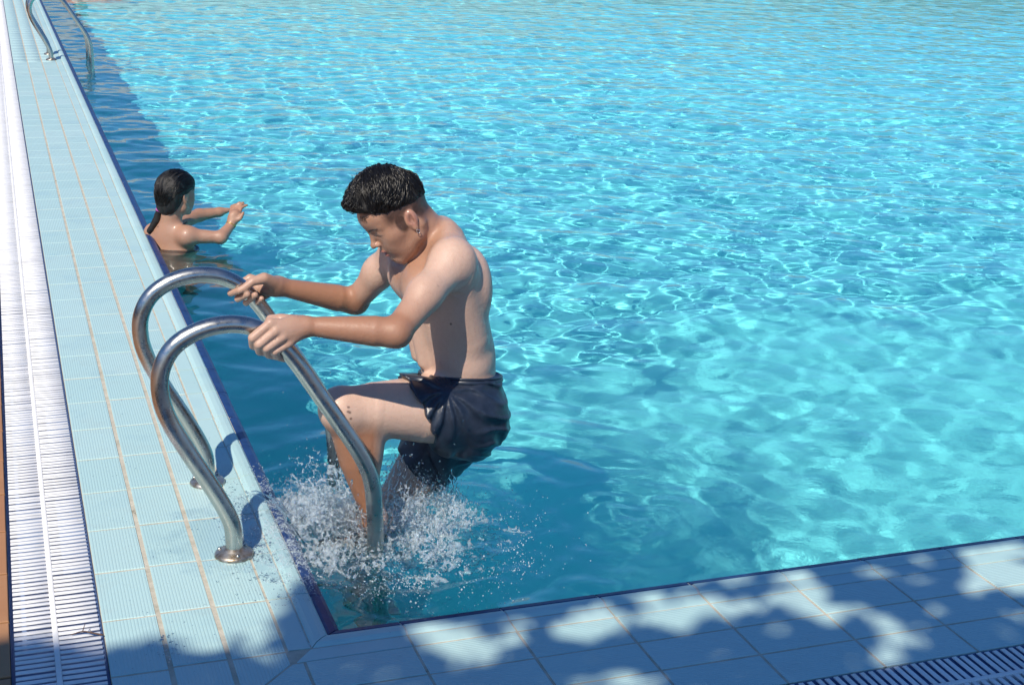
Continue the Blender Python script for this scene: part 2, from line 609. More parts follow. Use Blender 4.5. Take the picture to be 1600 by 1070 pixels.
LY0, LL = .2010, .2485
FX0, FL_ = .1708, .2441
gapw, gapr = .0052, .0034        # half joint widths, along and across the courses
rows_single = 44
far_polys = []
for c_ in range(3):
    xa = -E0 - CW * (c_ + 1) + gapw * (1.0 if c_ < 2 else .3)
    xb = -E0 - CW * c_ - gapw * (1.15 if c_ else .8)
    stag = [0, .004, -.003][c_]
    for r in range(-3, 99):
        ya, yb = LY0 + LL * r + gapr + stag, LY0 + LL * (r + 1) - gapr + stag
        if ya > POOL_Y - .05:
            break
        poly = rect(xa, ya, xb, min(yb, POOL_Y))
        if ya < 0:
            poly = clip(poly, -1, 1, -.004)           # keeps y > x, the mitred side
        if len(poly) < 3 or yb < -G0:
            continue
        if r < rows_single:
            tile_obj('tile', poly, tile_left, lb)
        else:
            far_polys.append(poly)
for c_ in range(3):
    ya = -E0 - CW * (c_ + 1) + gapr * (1.0 if c_ < 2 else .3)
    yb = -E0 - CW * c_ - gapr
    for r in range(-4, 56):
        xa, xb = FX0 + FL_ * r + gapr, FX0 + FL_ * (r + 1) - gapr
        poly = rect(xa, ya, xb, yb)
        if xa < 0:
            poly = clip(poly, 1, -1, -.004)
        if len(poly) < 3:
            continue
        if r < 12:
            tile_obj('tile', poly, tile_front, lb)
        else:
            far_polys.append(poly)
items = []
for poly in far_polys:
    V, F = slab(poly)
    n = len(poly)
    items.append((np.array(V), np.array([f_ for f_ in F if len(f_) == 4])))
V, F = join_np(items)
tag(part('tile', lb, V, F, tile_left, False), kind='stuff')

# grip tiles at the edge and the navy trim beyond them: swept profiles, one object each
GRIP = [(.0985, -.009), (.0985, -.0006), (.0970, 0), (.0520, 0), (.0470, -.0030), (.0425, .0020), (.0340, .0058), (.0200, .0062), (.0070, .0040), (.0012, -.0020), (.0012, -.012)]
TRIM = [(.0012, -.012), (.0012, -.0035), (-.0060, -.0015), (-.0220, -.0040), (-.0320, -.0100), (-.0360, -.0220), (-.0360, -.060)]
def strip(name, prof, side, a, b, mat, mitre=False):
    """profile of (distance inward from the edge, z) drawn from a to b along the left or the front edge"""
    V, F = [], []
    n = len(prof)
    for end in (a, b):
        for d, z in prof:
            e = max(end, -d + .0015) if mitre and end == a else end
            V.append((-d, e, z) if side == 'left' else (e, -d, z))
    for i in range(n - 1):
        f_ = (i, i + 1, n + i + 1, n + i)
        F.append(f_ if side == 'left' else f_[::-1])
    F.append(tuple(range(n))); F.append(tuple(range(2 * n - 1, n - 1, -1)))
    c = np.array([0, (a + b) / 2, 0]) if side == 'left' else np.array([(a + b) / 2, 0, 0])
    key = (name, side, mitre, round(b - a, 4))
    if mitre or key not in _cache:
        me = bpy.data.meshes.new(name)
        me.from_pydata([tuple(np.array(v) - c) for v in V], [], F)
        me.materials.append(mat)
        _cache[key] = me
    o = bpy.data.objects.new(name, _cache[key])
    COL.objects.link(o)
    o.parent = lb
    o.location = c + np.array([rg.gauss(0, .0004), rg.gauss(0, .0004), rg.uniform(-.0005, .0008)])
    return o
for r in range(-1, 99):
    a, b = LY0 + LL * r + .0028, min(LY0 + LL * (r + 1) - .0028, POOL_Y)
    if a > POOL_Y - .1:
        break
    strip('grip_tile', GRIP, 'left', a, b, tile_edge, r == -1)
    strip('trim_tile', TRIM, 'left', a, b, navy, r == -1)
strip('grip_tile', GRIP, 'front', -.09, FX0 - .0028, tile_edge, True)
strip('trim_tile', TRIM, 'front', -.0, FX0 - .0028, navy, True)
for r in range(0, 56):
    a, b = FX0 + FL_ * r + .0028, FX0 + FL_ * (r + 1) - .0028
    if b > 14:
        break
    strip('grip_tile', GRIP, 'front', a, b, tile_edge)
    strip('trim_tile', TRIM, 'front', a, b, navy)
# white joint filling between the trim tiles: slim continuous strips set a little lower
jp = [(d + .0008 if d > 0 else d - .0, z - .0022) for d, z in GRIP[2:]] + [(d - .0 if d > 0 else d + .0014, z - .0022) for d, z in TRIM[1:]]
for side, L_ in (('left', POOL_Y), ('front', 14)):
    o = strip('joint_filling', jp, side, .01, L_, tick_mat)
    o.location = (0, (L_ + .01) / 2, 0) if side == 'left' else ((L_ + .01) / 2, 0, 0)

# terrace tiles beside the grating
TP = .2480
for i in range(3):
    for r in range(-4, 40):
        poly = rect(-G1 - .002 - TP * (i + 1) + .004, .01 + TP * r + .004, -G1 - .002 - TP * i - .004, .01 + TP * (r + 1) - .004)
        tile_obj('terrace_tile', poly, terra, terrace, -.001)
items = []
for i in range(3, 26):
    for r in range(-18, 70):
        poly = rect(-G1 - .002 - TP * (i + 1) + .004, .01 + TP * r + .004, -G1 - .002 - TP * i - .004, .01 + TP * (r + 1) - .004)
        items.append((np.array([(q[0], q[1], -.0012) for q in poly]), np.array([[0, 1, 2, 3]])))
for i in range(0, 20):
    for r in range(-4, 50):
        poly = rect(.01 + TP * r + .004, -G1 - .008 - TP * (i + 1) + .004, .01 + TP * (r + 1) - .004, -G1 - .008 - TP * i - .004)
        items.append((np.array([(q[0], q[1], -.0012) for q in poly]), np.array([[0, 1, 2, 3]])))
V, F = join_np(items)
tag(part('terrace_tile', terrace, V, F, terra, False), kind='stuff')

# ------------------------------------------------------------------ drain gratings
PITCH = .0218
def box_vf(x0, y0, z0, x1, y1, z1, bev=.0012):
    V = [(x0, y0, z0), (x1, y0, z0), (x1, y1, z0), (x0, y1, z0),
         (x0, y0, z1 - bev), (x1, y0, z1 - bev), (x1, y1, z1 - bev), (x0, y1, z1 - bev),
         (x0 + bev, y0 + bev, z1), (x1 - bev, y0 + bev, z1), (x1 - bev, y1 - bev, z1), (x0 + bev, y1 - bev, z1)]
    F = [(0, 1, 5, 4), (1, 2, 6, 5), (2, 3, 7, 6), (3, 0, 4, 7), (4, 5, 9, 8), (5, 6, 10, 9), (6, 7, 11, 10), (7, 4, 8, 11), (8, 9, 10, 11)]
    return np.array(V), np.array(F)
def grating(side, near_range, far_range, label):
    rt = root('drain_grating', (-(G0 + G1) / 2, near_range[0], 0) if side == 'left' else (near_range[0], -(G0 + G1) / 2, 0), label, 'drain grating')
    m0, m1 = G0 + .007, G1 - .004          # distances from the pool edge
    mid = (m0 + m1) / 2 + .004
    spans = [(m0, mid - .0062), (mid + .0062, m1)]
    a0, a1 = near_range[0], far_range[1]
    def bx(d0, d1, s0, s1, z0, z1, bev=.0012):
        return box_vf(-d1, s0, z0, -d0, s1, z1, bev) if side == 'left' else box_vf(s0, -d1, z0, s1, -d0, z1, bev)
    V, F = bx(mid - .006, mid + .006, a0, a1, -.020, .0010)
    part('spine', rt, V, F, plastic, False)
    meshes = []
    for d0, d1 in spans:
        V, F = bx(d0, d1, -.0059, .0059, -.0028, 0, .0008)
        cc = A3((-(d0 + d1) / 2, 0, 0)) if side == 'left' else A3((0, -(d0 + d1) / 2, 0))
        meshes.append((np_mesh('slat', V - cc, F, plastic, False), cc))
    n_near = int((near_range[1] - near_range[0]) / PITCH)
    base = np.array(rt.location)
    for k in range(n_near):
        s = near_range[0] + PITCH * (k + .5)
        for me, cc in meshes:
            o = bpy.data.objects.new('slat', me)
            COL.objects.link(o)
            o.parent = rt
            w = np.array((0, s, 0)) if side == 'left' else np.array((s, 0, 0))
            crooked = .014 if rg.random() < .04 else .004
            o.location = w + cc - base + np.array([0, 0, rg.uniform(-.0012, .0008)])
            o.rotation_euler = (rg.gauss(0, .01), 0, rg.gauss(0, crooked)) if side == 'left' else (0, rg.gauss(0, .01), rg.gauss(0, crooked))
    items = []
    n_far = int((far_range[1] - far_range[0]) / PITCH)
    for k in range(n_far):
        s = near_range[0] + PITCH * (n_near + k + .5)
        for d0, d1 in spans:
            items.append(bx(d0, d1, s - .0063, s + .0063, -.0028, rg.uniform(-.001, .0006)))
    V, F = join_np(items)
    tag(part('slat', rt, V, F, plastic, False), kind='stuff')
    return rt
grating('left', (-.10, 3.15), (3.15, 24.9), 'white slatted drain grating running along the left edge beside the ribbed tiles')
grating('front', (.35, 2.7), (2.7, 13.9), 'short stretch of shaded white drain grating in the bottom right corner')

# ------------------------------------------------------------------ water
rng = np.random.default_rng(3)
def axis_pts(L, a, b):
    xs = [0.]
    while xs[-1] < L:
        xs.append(xs[-1] + a + b * xs[-1])
    return np.array(xs) * L / xs[-1]
xs = axis_pts(POOL_X, .0075, .0024)
ys = axis_pts(POOL_Y, .0075, .0023)
X, Y = np.meshgrid(xs, ys)
Z = np.zeros_like(X)
sp = np.maximum(np.gradient(xs)[None, :], np.gradient(ys)[:, None])
for i in range(110):
    lam = np.exp(rng.uniform(np.log(.062), np.log(.62)))
    k = 2 * np.pi / lam
    th = rng.normal(1.3, 1.15)
    a = .00053 * (lam / .3) ** 1.12
    f1, f2, f3 = rng.uniform(.6, 1.8), rng.uniform(-1.8, 1.8), rng.uniform(0, 6)
    ph = k * (X * np.cos(th) + Y * np.sin(th)) + rng.uniform(0, 6.3) + 1.3 * np.sin(X * f1 + Y * f2 + f3)
    grp = .55 + .45 * np.sin(X * f2 * .8 - Y * f1 * .7 + f3 * 2)
    Z += a * np.sin(ph) * grp * 1.25 * np.clip((lam / sp - 2.2) / 2.0, 0, 1)
for i in range(9):                       # a slow swell under the ripples
    lam = rng.uniform(.8, 1.9); th = rng.normal(1.2, .7)
    Z += .0019 * (lam / 1.2) * np.sin(2 * np.pi / lam * (X * np.cos(th) + Y * np.sin(th)) + rng.uniform(0, 6.3) + .8 * np.sin(X * .9 - Y * .7 + i))
# the stretch of broken, aerated water to the right of the climber is flatter
def sm(v, a, b):
    t_ = np.clip((v - a) / (b - a), 0, 1)
    return t_ * t_ * (3 - 2 * t_)
wob = .25 * np.sin(X * 3.1 + 1) * np.sin(Y * 2.3) + .12 * np.sin(X * 7 + Y * 5)
calm = sm(X + wob, .45, .9) * (1 - sm(Y - .25 * X + wob, 1.15, 1.9)) * (1 - sm(X + wob * 2, 3.2, 4.6))
Z *= 1 - .42 * calm
r_ = np.hypot(X - .32, Y - .66)
near = np.exp(-(r_ / .34) ** 2)
for (cx, cy, lam, amp, dec) in ((.32, .62, .085, .0026, .35), (.42, .70, .17, .0058, .50), (.30, .40, .20, .0045, .55), (.26, .50, .055, .0016, .25), (.95, .45, .10, .0018, .35), (.75, .9, .16, .0016, .5)):
    rr_ = np.hypot((X - cx), (Y - cy) * 1.15) + .012 * np.sin(6 * np.arctan2(Y - cy, X - cx) + 2)
    Z += amp * np.sin(2 * np.pi * rr_ / lam) * np.exp(-rr_ / dec) * sm(rr_, .0, .05)
sel = r_ < 1.0
n1 = np.zeros_like(X)
n1[sel] = vnoise(X[sel], Y[sel], 0 * X[sel] + .3, 22) * .011 + vnoise(X[sel], Y[sel], 0 * X[sel] + .7, 52) * .0050
Z += n1 * near
# rings round the swimmer
rr_ = np.hypot(X - .25, Y - 3.95)
Z += .0010 * np.sin(2 * np.pi * rr_ / .11) * np.exp(-rr_ / .35)
V = np.stack([X, Y, Z + WL], -1).reshape(-1, 3)
V[:, 0] = np.maximum(V[:, 0], .0005); V[:, 1] = np.maximum(V[:, 1], .0005)
ny, nx = X.shape
idx = np.arange(ny * nx).reshape(ny, nx)
F = np.stack([idx[:-1, :-1], idx[:-1, 1:], idx[1:, 1:], idx[1:, :-1]], -1).reshape(-1, 4)
water_mat = material('pool_water', (.93, .985, 1.0), 0.0, IOR=1.33)
_t = NT(water_mat)
_t.b.inputs['Transmission Weight'].default_value = 1
_vc = _t.n('VertexColor', layer_name='chop')
_s = _t.n('SeparateColor'); _t.l(_vc.outputs[0], _s.inputs[0])
_p = _t.pos()
_nz = _t.noise(_p, 52, 4, .6)
_bmp = _t.n('Bump')
_t.l(_nz, _bmp.inputs['Height'])
_bmp.inputs['Distance'].default_value = .006
_t.l(_t.math('MULTIPLY', _s.outputs[0], .22), _bmp.inputs['Strength'])
_t.l(_bmp.outputs[0], _t.b.inputs['Normal'])
me = np_mesh('water', V, F, water_mat)
wo = tag(new_obj('water', me), kind='structure')
wo.cycles.is_caustics_caster = True
paint(wo, 'chop', V, np.stack([np.clip(calm * .8 + near, 0, 1).ravel(), near.ravel(), 0 * near.ravel()], 1))

# ------------------------------------------------------------------ ladders
steel = material('brushed_steel', (.56, .56, .55), .24, Metallic=1.0)
_t = NT(steel)
_p = _t.pos((1, 1, 1))
_d = _t.noise(_p, 16, 5, .65)
_t.l(_t.mix(_d, (.38, .37, .34), (.60, .60, .57)), _t.b.inputs['Base Color'])
_rr = _t.n('MapRange'); _t.l(_t.noise(_p, 30, 5, .7), _rr.inputs[0])
_rr.inputs[1].default_value = .3; _rr.inputs[2].default_value = .75
_rr.inputs[3].default_value = .20; _rr.inputs[4].default_value = .42
_t.l(_rr.outputs[0], _t.b.inputs['Roughness'])
_p2 = _t.pos((3, 240, 3))
_t.l(_t.bump(_t.noise(_p2, 6, 2), .06, .0006), _t.b.inputs['Normal'])
worn = material('worn_steel_flange', (.34, .31, .26), .42, Metallic=.9)
_t = NT(worn)
_t.l(_t.ramp(_t.noise(_t.pos(), 45, 5, .7), [(.35, (.22, .16, .10)), (.6, (.46, .44, .40))]), _t.b.inputs['Base Color'])
rubber = material('white_step_tread', (.60, .62, .62), .55)

RAIL = [(-.137, .000), (-.137, .045), (-.141, .085), (-.160, .135), (-.197, .208), (-.245, .295), (-.284, .375), (-.300, .440), (-.296, .500), (-.268, .552), (-.220, .585), (-.160, .601),
        (-.100, .598), (-.048, .576), (-.008, .540), (.030, .490), (.080, .410), (.132, .328), (.176, .256), (.204, .198), (.217, .150), (.222, .100), (.225, .040), (.225, -.06), (.225, -.20), (.225, -.40), (.225, -.55), (.210, -.625), (.160, -.665), (.090, -.675), (.002, -.675)]
def flange(parent, x, y):
    prof = [(.049, 0), (.049, .004), (.045, .009), (.036, .013), (.026, .016), (.0225, .022), (.0215, .022)]
    n = 28
    th = np.linspace(0, 2 * np.pi, n, endpoint=False)
    V = np.concatenate([np.stack([x + r * np.cos(th), y + r * np.sin(th), np.full(n, z + .001)], 1) for r, z in prof])
    i0 = np.arange(n); i1 = (i0 + 1) % n
    F = np.concatenate([np.stack([k * n + i0, k * n + i1, (k + 1) * n + i1, (k + 1) * n + i0], 1) for k in range(len(prof) - 1)])
    return part('flange', parent, V, F, worn)
def ladder(y0, y1, label, group):
    rt = root('pool_ladder', (-.137, (y0 + y1) / 2, 0), label, 'ladder', group)
    for y in (y0, y1):
        pts = smooth_path([(x, y, z) for x, z in RAIL], 5)
        V, F = sweep(pts, .0215, 24)
        part('rail', rt, V, tri_fix(F), steel)
        f_ = flange(rt, -.137, y)
        for a in (.6, 2.7, 4.8):
            V, F = sweep([(-.137 + .038 * math.cos(a), y + .038 * math.sin(a), .010), (-.137 + .038 * math.cos(a), y + .038 * math.sin(a), .017)], .0045, 6)
            part('screw', f_, V, tri_fix(F), steel)
    for z in (-.20, -.41, -.62):
        V, F = box_vf(.195, y0 + .018, z - .022, .275, y1 - .018, z, .004)
        st = part('step', rt, V, F, steel, False)
        V, F = box_vf(.200, y0 + .03, z, .270, y1 - .03, z + .004, .001)
        part('tread', st, V, F, rubber, False)
    return rt
ladder(.4600, .9350, 'curved steel ladder handrails gripped by the climbing man in front', 'ladders')
ladder(11.30, 11.775, 'distant curved steel ladder at the top left, nobody on it', 'ladders')

# ------------------------------------------------------------------ the man climbing out
skin_mat = material('skin', (.5, .3, .2), .42)
_t = NT(skin_mat)
_vc = _t.n('VertexColor', layer_name='tone')
_sep = _t.n('SeparateColor')
_t.l(_vc.outputs[0], _sep.inputs[0])
_pc = _t.pos((1, 1, 1))
_n1 = _t.noise(_pc, 14, 4)
_n2 = _t.noise(_pc, 90, 3)
_base = _t.mix(_n1, (.53, .36, .275), (.61, .43, .34))
_base = _t.mix(_sep.outputs[0], _base, (.30, .140, .075))          # sun-tanned forearms, shins; face tan deepened to stand for its shade
_base = _t.mix(_sep.outputs[1], _base, (.42, .13, .12))            # lips, nostrils, ears
_base = _t.mix(_sep.outputs[2], _base, (.025, .016, .012))         # brows, lashes, stubble; painted shade in the ear hollow
_base = _t.mix(_t.math('MULTIPLY', _n2, .28), _base, (.36, .17, .12))
_base = _t.mix(_t.math('MULTIPLY', _t.ramp(_t.noise(_pc, 260, 2), [(.62, (0, 0, 0)), (.72, (1, 1, 1))]), .25), _base, (.25, .11, .07))
_t.l(_base, _t.b.inputs['Base Color'])
_t.b.inputs['Subsurface Weight'].default_value = .12
_t.b.inputs['Subsurface Radius'].default_value = (.012, .004, .002)
_t.b.inputs['Subsurface Scale'].default_value = .6
_t.l(_t.math('MULTIPLY', _t.ramp(_t.noise(_pc, 38, 4, .65), [(.45, (0, 0, 0)), (.62, (1, 1, 1))]), .45), _t.b.inputs['Coat Weight'])
_t.b.inputs['Coat Roughness'].default_value = .16
_rr = _t.n('MapRange')
_t.l(_n1, _rr.inputs[0]); _rr.inputs[3].default_value = .42; _rr.inputs[4].default_value = .60
_t.l(_rr.outputs[0], _t.b.inputs['Roughness'])
_hb = _t.noise(_pc, 420, 2)
_b1 = _t.bump(_hb, .5, .0008)
_t.l(_t.bump(_n2, .55, .0016, _b1), _t.b.inputs['Normal'])

hair_mat = material('wet_black_hair', (.005, .0045, .0045), .33)
hair_mat.node_tree.nodes['Principled BSDF'].inputs['Specular IOR Level'].default_value = .32

MY = .70
HP = math.radians(36)
HO = A3((0.3441, 0.6900, 0.7925))
hf = A3((-math.cos(HP) * .985, -.12, -math.sin(HP) * .985)); hf /= np.linalg.norm(hf)
hs = np.cross(A3((-math.sin(HP), 0, math.cos(HP))), hf); hs /= np.linalg.norm(hs)
if hs[1] > 0:
    hs = -hs
hu = np.cross(hf, hs)
if hu[2] < 0:
    hu = -hu
HA = [hf, hs, hu]
HSC = .925
def H(f, s, u):
    return HO + HSC * (f * hf + s * hs + u * hu)

def sculpt_head(S, H, HA, ear=True, sc=1.0):
    def E(c, r, k=.012, op='+', axes=None):
        S.ell(H(*c), [q * sc for q in r], HA if axes is None else axes, k * sc, op)
    def K(a, b, ra, rb=None, k=.012, op='+'):
        S.cap(H(*a), H(*b), ra * sc, None if rb is None else rb * sc, k * sc, op=op)
    E((-.012, 0, .038), (.090, .074, .076))
    E((.026, 0, .034), (.064, .062, .062), .03)
    E((.046, 0, .056), (.050, .058, .042), .03)
    E((.030, 0, -.018), (.058, .060, .070), .03)
    E((.032, 0, -.055), (.054, .047, .040), .03)
    for s in (-1, 1):
        K((.000, s * .050, -.056), (.068, s * .015, -.090), .019, .015, .025)
        K((-.002, s * .058, -.010), (.000, s * .051, -.054), .018, .018, .015)
        E((.046, s * .044, -.012), (.026, .019, .018), .028)
        K((.080, s * .010, .027), (.066, s * .043, .030), .0115, .011, .010)
        E((.100, s * .034, .013), (.015, .017, .010), .012, '-')
        E((.0715, s * .032, .012), (.0150, .0165, .0130), .005)
        E((.060, s * .026, -.038), (.022, .018, .026), .028)
    K((.082, 0, .026), (.1055, 0, -.012), .0062, .0072, .014)
    E((.1070, 0, -.0175), (.0098, .0085, .0080), .007)
    for s in (-1, 1):
        E((.0945, s * .0110, -.0205), (.0110, .0060, .0068), .005)
        E((.1000, s * .0060, -.0268), (.0040, .0022, .0030), .002, '-')
    E((.083, 0, -.041), (.012, .020, .014), .010)
    E((.0910, 0, -.0460), (.0110, .0190, .0052), .004)
    E((.0875, 0, -.0620), (.0115, .0165, .0066), .004)
    E((.0980, 0, -.0535), (.0190, .0125, .0036), .0025, '-')
    E((.070, 0, -.082), (.0175, .0200, .0165), .012)
    if ear:
        for s in (-1, 1):
            ang = .30
            ef, es, eu = HA[0], HA[1], HA[2]
            a2 = [ef * math.cos(ang) + eu * math.sin(ang), es, -ef * math.sin(ang) + eu * math.cos(ang)]
            E((-.010, s * .0750, -.003), (.0165, .0085, .0270), .005, '+', a2)
            E((-.007, s * .0850, .001), (.0105, .0085, .0190), .003, '-', a2)
            S.chain([H(-.007 + .0105 * math.cos(w_), s * .0790, .002 + .0185 * math.sin(w_)) for w_ in (2.6, 3.6, 4.6)], [.0026 * sc] * 3, .003)
            E((-.014, s * .0790, -.001), (.0030, .0050, .0120), .003, '+', a2)
            E((-.001, s * .0770, -.012), (.0045, .0045, .0050), .004)
            E((-.003, s * .0780, -.028), (.0075, .0050, .0085), .006)

S = Sculpt()
# torso
neck0 = A3((0.4578, 0.7000, 0.6957))
C = A3((0.4705, 0.7000, 0.5844))
UPT = A3((-.13, 0, 1.0)); UPT /= np.linalg.norm(UPT)
FT = np.cross(A3((0, 1, 0)), UPT)
FT = FT if FT[0] < 0 else -FT
TA = [FT, A3((0, 1, 0)), UPT]
S.ell(C, (.105, .150, .150), TA)
S.ell((0.4695, 0.7000, 0.6374), (.100, .150, .085), TA, .03)
S.ell((0.4995, 0.7000, 0.4752), (.096, .130, .120), TA, .04)
S.ell((0.5195, 0.7000, 0.3919), (.094, .128, .100), TA, .04)
S.ell((0.5365, 0.7000, 0.2888), (.096, .130, .088), TA, .04)
# shoulders
sL = A3((0.4435, 0.5500, 0.6989)); sR = A3((0.3996, 0.8650, 0.6663))
eL = A3((0.2585, 0.3950, 0.5725)); eR = A3((0.3008, 1.0000, 0.4821))
wL = A3((0.0585, 0.4400, 0.5894)); wR = A3((0.0762, 0.9450, 0.5534))
for sh, s in ((sL, -1), (sR, 1)):
    nb = A3((0.4658, 0.7000, 0.7370)) + A3((0, s * .03, 0))
    S.cap(nb, sh + A3((.012, -s * .01, .006)), .042, .044, .05)                 # trapezius
    S.ell(sh, (.052, .046, .056), TA, .045)                              # deltoid
    S.ell(C + FT * .085 + A3((0, s * .070, .040)), (.048, .085, .062), TA, .030)   # pectoral
    S.cap(sh + A3((.025, -s * .025, -.05)), A3((0.5229, 0.7000, 0.4826)) + A3((0, s * .098, 0)), .046, .024, .05)   # lat
    S.ell(C - FT * .070 + A3((0, s * .075, .03)), (.035, .062, .085), TA, .03)     # shoulder blade
S.cap((0.4016, 0.7000, 0.5621), (0.4275, 0.7000, 0.3717), .012, .014, .03)
for s in (-1, 1):                                                        # stomach muscle columns, waist fold
    S.chain([A3((0.3899, 0.7000, 0.5097)) + A3((0, s * .030, 0)), A3((0.4127, 0.7000, 0.4001)) + A3((0, s * .030, 0))], [.022, .020], .018)
S.ell(A3((0.4257, 0.7000, 0.3682)), (.016, .005, .008), TA, .006, '-')           # navel
# spine groove and rib hints
S.chain([(0.6060, 0.7000, 0.6387), (0.6435, 0.7000, 0.4925), (0.6520, 0.7000, 0.3444)], [.010, .010, .010], .02, op='-')
sculpt_head(S, H, HA, sc=HSC)
# neck
S.chain([H(-.030, 0, -.015), H(-.040, 0, -.075), neck0], [.052, .049, .057], .014)
S.cap(H(.010, 0, -.075), (0.4003, 0.7000, 0.6639), .028, .030, .014)
for s in (-1, 1):
    S.cap(H(-.028, s * .058, -.035), A3((0.4002, 0.7000, 0.6709)) + A3((0, s * .02, 0)), .0135, .0110, .014)
    S.cap(A3((0.3950, 0.7000, 0.6642)) + A3((0, s * .02, 0)), A3((0.4525, 0.7000, 0.6960)) + A3((0, s * .125, 0)), .0115, .0115, .014)  # collar bone
# arms
def arm(sh, el, wr, s, tag_):
    d1 = el - sh
    S.chain([sh, sh + d1 * .35, sh + d1 * .72, el], [.048, .044, .038, .034], .03)
    S.ell(sh + d1 * .5 + A3((0, 0, .012)), (.040, .036, .040), TA, .03)
    d2 = wr - el
    S.chain([el, el + d2 * .25, el + d2 * .6, wr], [.034, .0375, .031, .0232], .02)
    S.cap(el, el + A3((.012, 0, -.010)), .026, .018, .018)               # point of the elbow
arm(sL, eL, wL, -1, 'near')
arm(sR, eR, wR, 1, 'far')
# near hand (left), back of the hand towards the camera, fingers over the rail
KL = [(-0.0415, 0.4240, 0.6090), (-0.0309, 0.4170, 0.5912), (-0.0145, 0.4160, 0.5744), (0.0014, 0.4200, 0.5576)]
for kn, r in zip(KL, (.0105, .0105, .0100, .0095)):
    S.cap(A3(wL) + A3((-.012, 0, 0)), kn, .0195, r * 1.12, .012)
S.ell((A3(wL) + A3(KL[1])) / 2 + A3((0, .012, 0)), (.036, .016, .028), None, .012)
FL = [
    [KL[0], (-0.0847, 0.4240, 0.5755), (-0.0799, 0.4470, 0.5489), (-0.0567, 0.4760, 0.5350)],
    [KL[1], (-0.0705, 0.4200, 0.5597), (-0.0650, 0.4460, 0.5336), (-0.0403, 0.4740, 0.5198)],
    [KL[2], (-0.0525, 0.4200, 0.5488), (-0.0437, 0.4460, 0.5239), (-0.0206, 0.4720, 0.5091)],
    [KL[3], (-0.0320, 0.4240, 0.5380), (-0.0233, 0.4480, 0.5169), (-0.0023, 0.4700, 0.5018)],
]
for f_, r in zip(FL, (.0114, .0116, .0110, .0100)):
    S.chain(f_, [r * 1.05, r, r * .92, r * .82], .0035)
S.chain([A3(wL) + A3((-.02, .016, .006)), (-0.0085, 0.4700, 0.6030), (-0.0291, 0.4940, 0.5974), (-0.0376, 0.5000, 0.5801)], [.018, .0140, .0115, .0095], .010)
# far hand (right), fingers under the rail and showing on the near side
hb = A3((0.0546, 0.9620, 0.5520))
S.ell((A3(wR) + hb) / 2, (.036, .021, .029), None, .014)
S.cap(wR, (0.0221, 0.9680, 0.5450), .022, .019, .012)
FR = [
    [(0.0027, 0.9850, 0.5708), (-0.0370, 0.9800, 0.5526), (-0.0565, 0.9450, 0.5433), (-0.0386, 0.9030, 0.5607)],
    [(0.0205, 0.9880, 0.5544), (-0.0235, 0.9800, 0.5336), (-0.0387, 0.9400, 0.5273), (-0.0190, 0.8990, 0.5498)],
    [(0.0378, 0.9880, 0.5388), (0.0007, 0.9800, 0.5175), (-0.0168, 0.9380, 0.5156), (0.0015, 0.8980, 0.5471)],
    [(0.0510, 0.9840, 0.5244), (0.0208, 0.9750, 0.5067), (0.0021, 0.9380, 0.5054), (0.0186, 0.8990, 0.5350)],
]
for f_, r in zip(FR, (.0106, .0108, .0104, .0095)):
    S.cap(A3(wR) + A3((-.02, .015, 0)), f_[0], .018, r * 1.1, .010)
    S.chain(f_, [r * 1.05, r, r * .94, r * .84], .0035)
S.chain([A3(wR) + A3((-.012, -.012, .010)), (0.0289, 0.9120, 0.5882), (-0.0036, 0.9040, 0.5833), (-0.0266, 0.9020, 0.5673)], [.020, .0160, .0120, .0100], .010)
# legs
hL = A3((0.5183, 0.6350, 0.2668)); kL = A3((0.1748, 0.6000, 0.3103)); aL = A3((0.2614, 0.6000, -0.0119))
S.chain([hL, hL + (kL - hL) * .35, hL + (kL - hL) * .75, kL], [.100, .090, .071, .055], .03)
S.ell(kL + A3((-.016, 0, .000)), (.038, .042, .044), None, .05)          # kneecap
S.chain([kL + A3((.006, 0, -.01)), kL + (aL - kL) * .45 + A3((-.004, 0, 0)), aL], [.053, .047, .030], .02)
S.ell(kL + (aL - kL) * .34 + A3((.036, 0, .006)), (.042, .048, .095), None, .03)      # calf
S.chain([aL, aL + A3((-.02, 0, -.06)), aL + A3((-.15, 0, -.085))], [.030, .028, .018], .02, ((0, 1, 0), 1.4))
hR = A3((0.5429, 0.7850, 0.1960)); kR = A3((0.3572, 0.8000, -0.0874))
S.chain([hR, (hR + kR) / 2, kR], [.090, .074, .055], .03)
S.chain([kR, kR + A3((-.02, 0, -.16)), kR + A3((-.05, 0, -.36))], [.052, .050, .030], .02)
S.chain([kR + A3((-.05, 0, -.36)), kR + A3((-.19, 0, -.41))], [.032, .018], .02, ((0, 1, 0), 1.4))
for s in (-1, 1):
    S.ell(A3((0.5624, 0.7000, 0.2171)) + A3((0, s * .066, 0)), (.062, .066, .066), None, .03)
BV, BF = S.mesh(.0024)
man = root('person', (float(aL[0]), .70, 0.0), 'shirtless young man with wet black hair and dark shorts climbing the ladder', 'person')
body = part('body', man, BV, BF, skin_mat)
tan_shade = np.zeros(len(BV)); lip = np.zeros(len(BV)); dark = np.zeros(len(BV))
def seg_t(V, a, b):
    a, b = A3(a), A3(b); d = b - a
    t = (V - a) @ d / (d @ d)
    return t, np.linalg.norm(V - a - np.clip(t, 0, 1)[:, None] * d, axis=1)
for a, b, c in ((sL, eL, wL), (sR, eR, wR)):
    t, d = seg_t(BV, a, b)
    tan_shade = np.maximum(tan_shade, np.where(d < .08, np.clip((t - .35) / .6, 0, 1), 0) * .8)
    t, d = seg_t(BV, b, c + (c - b) * .6)
    tan_shade = np.maximum(tan_shade, np.clip((.085 - d) / .04, 0, 1) * (np.clip(1.0 - np.clip((t - .60) / .25, 0, 1) * .60, 0, 1)) * .9)
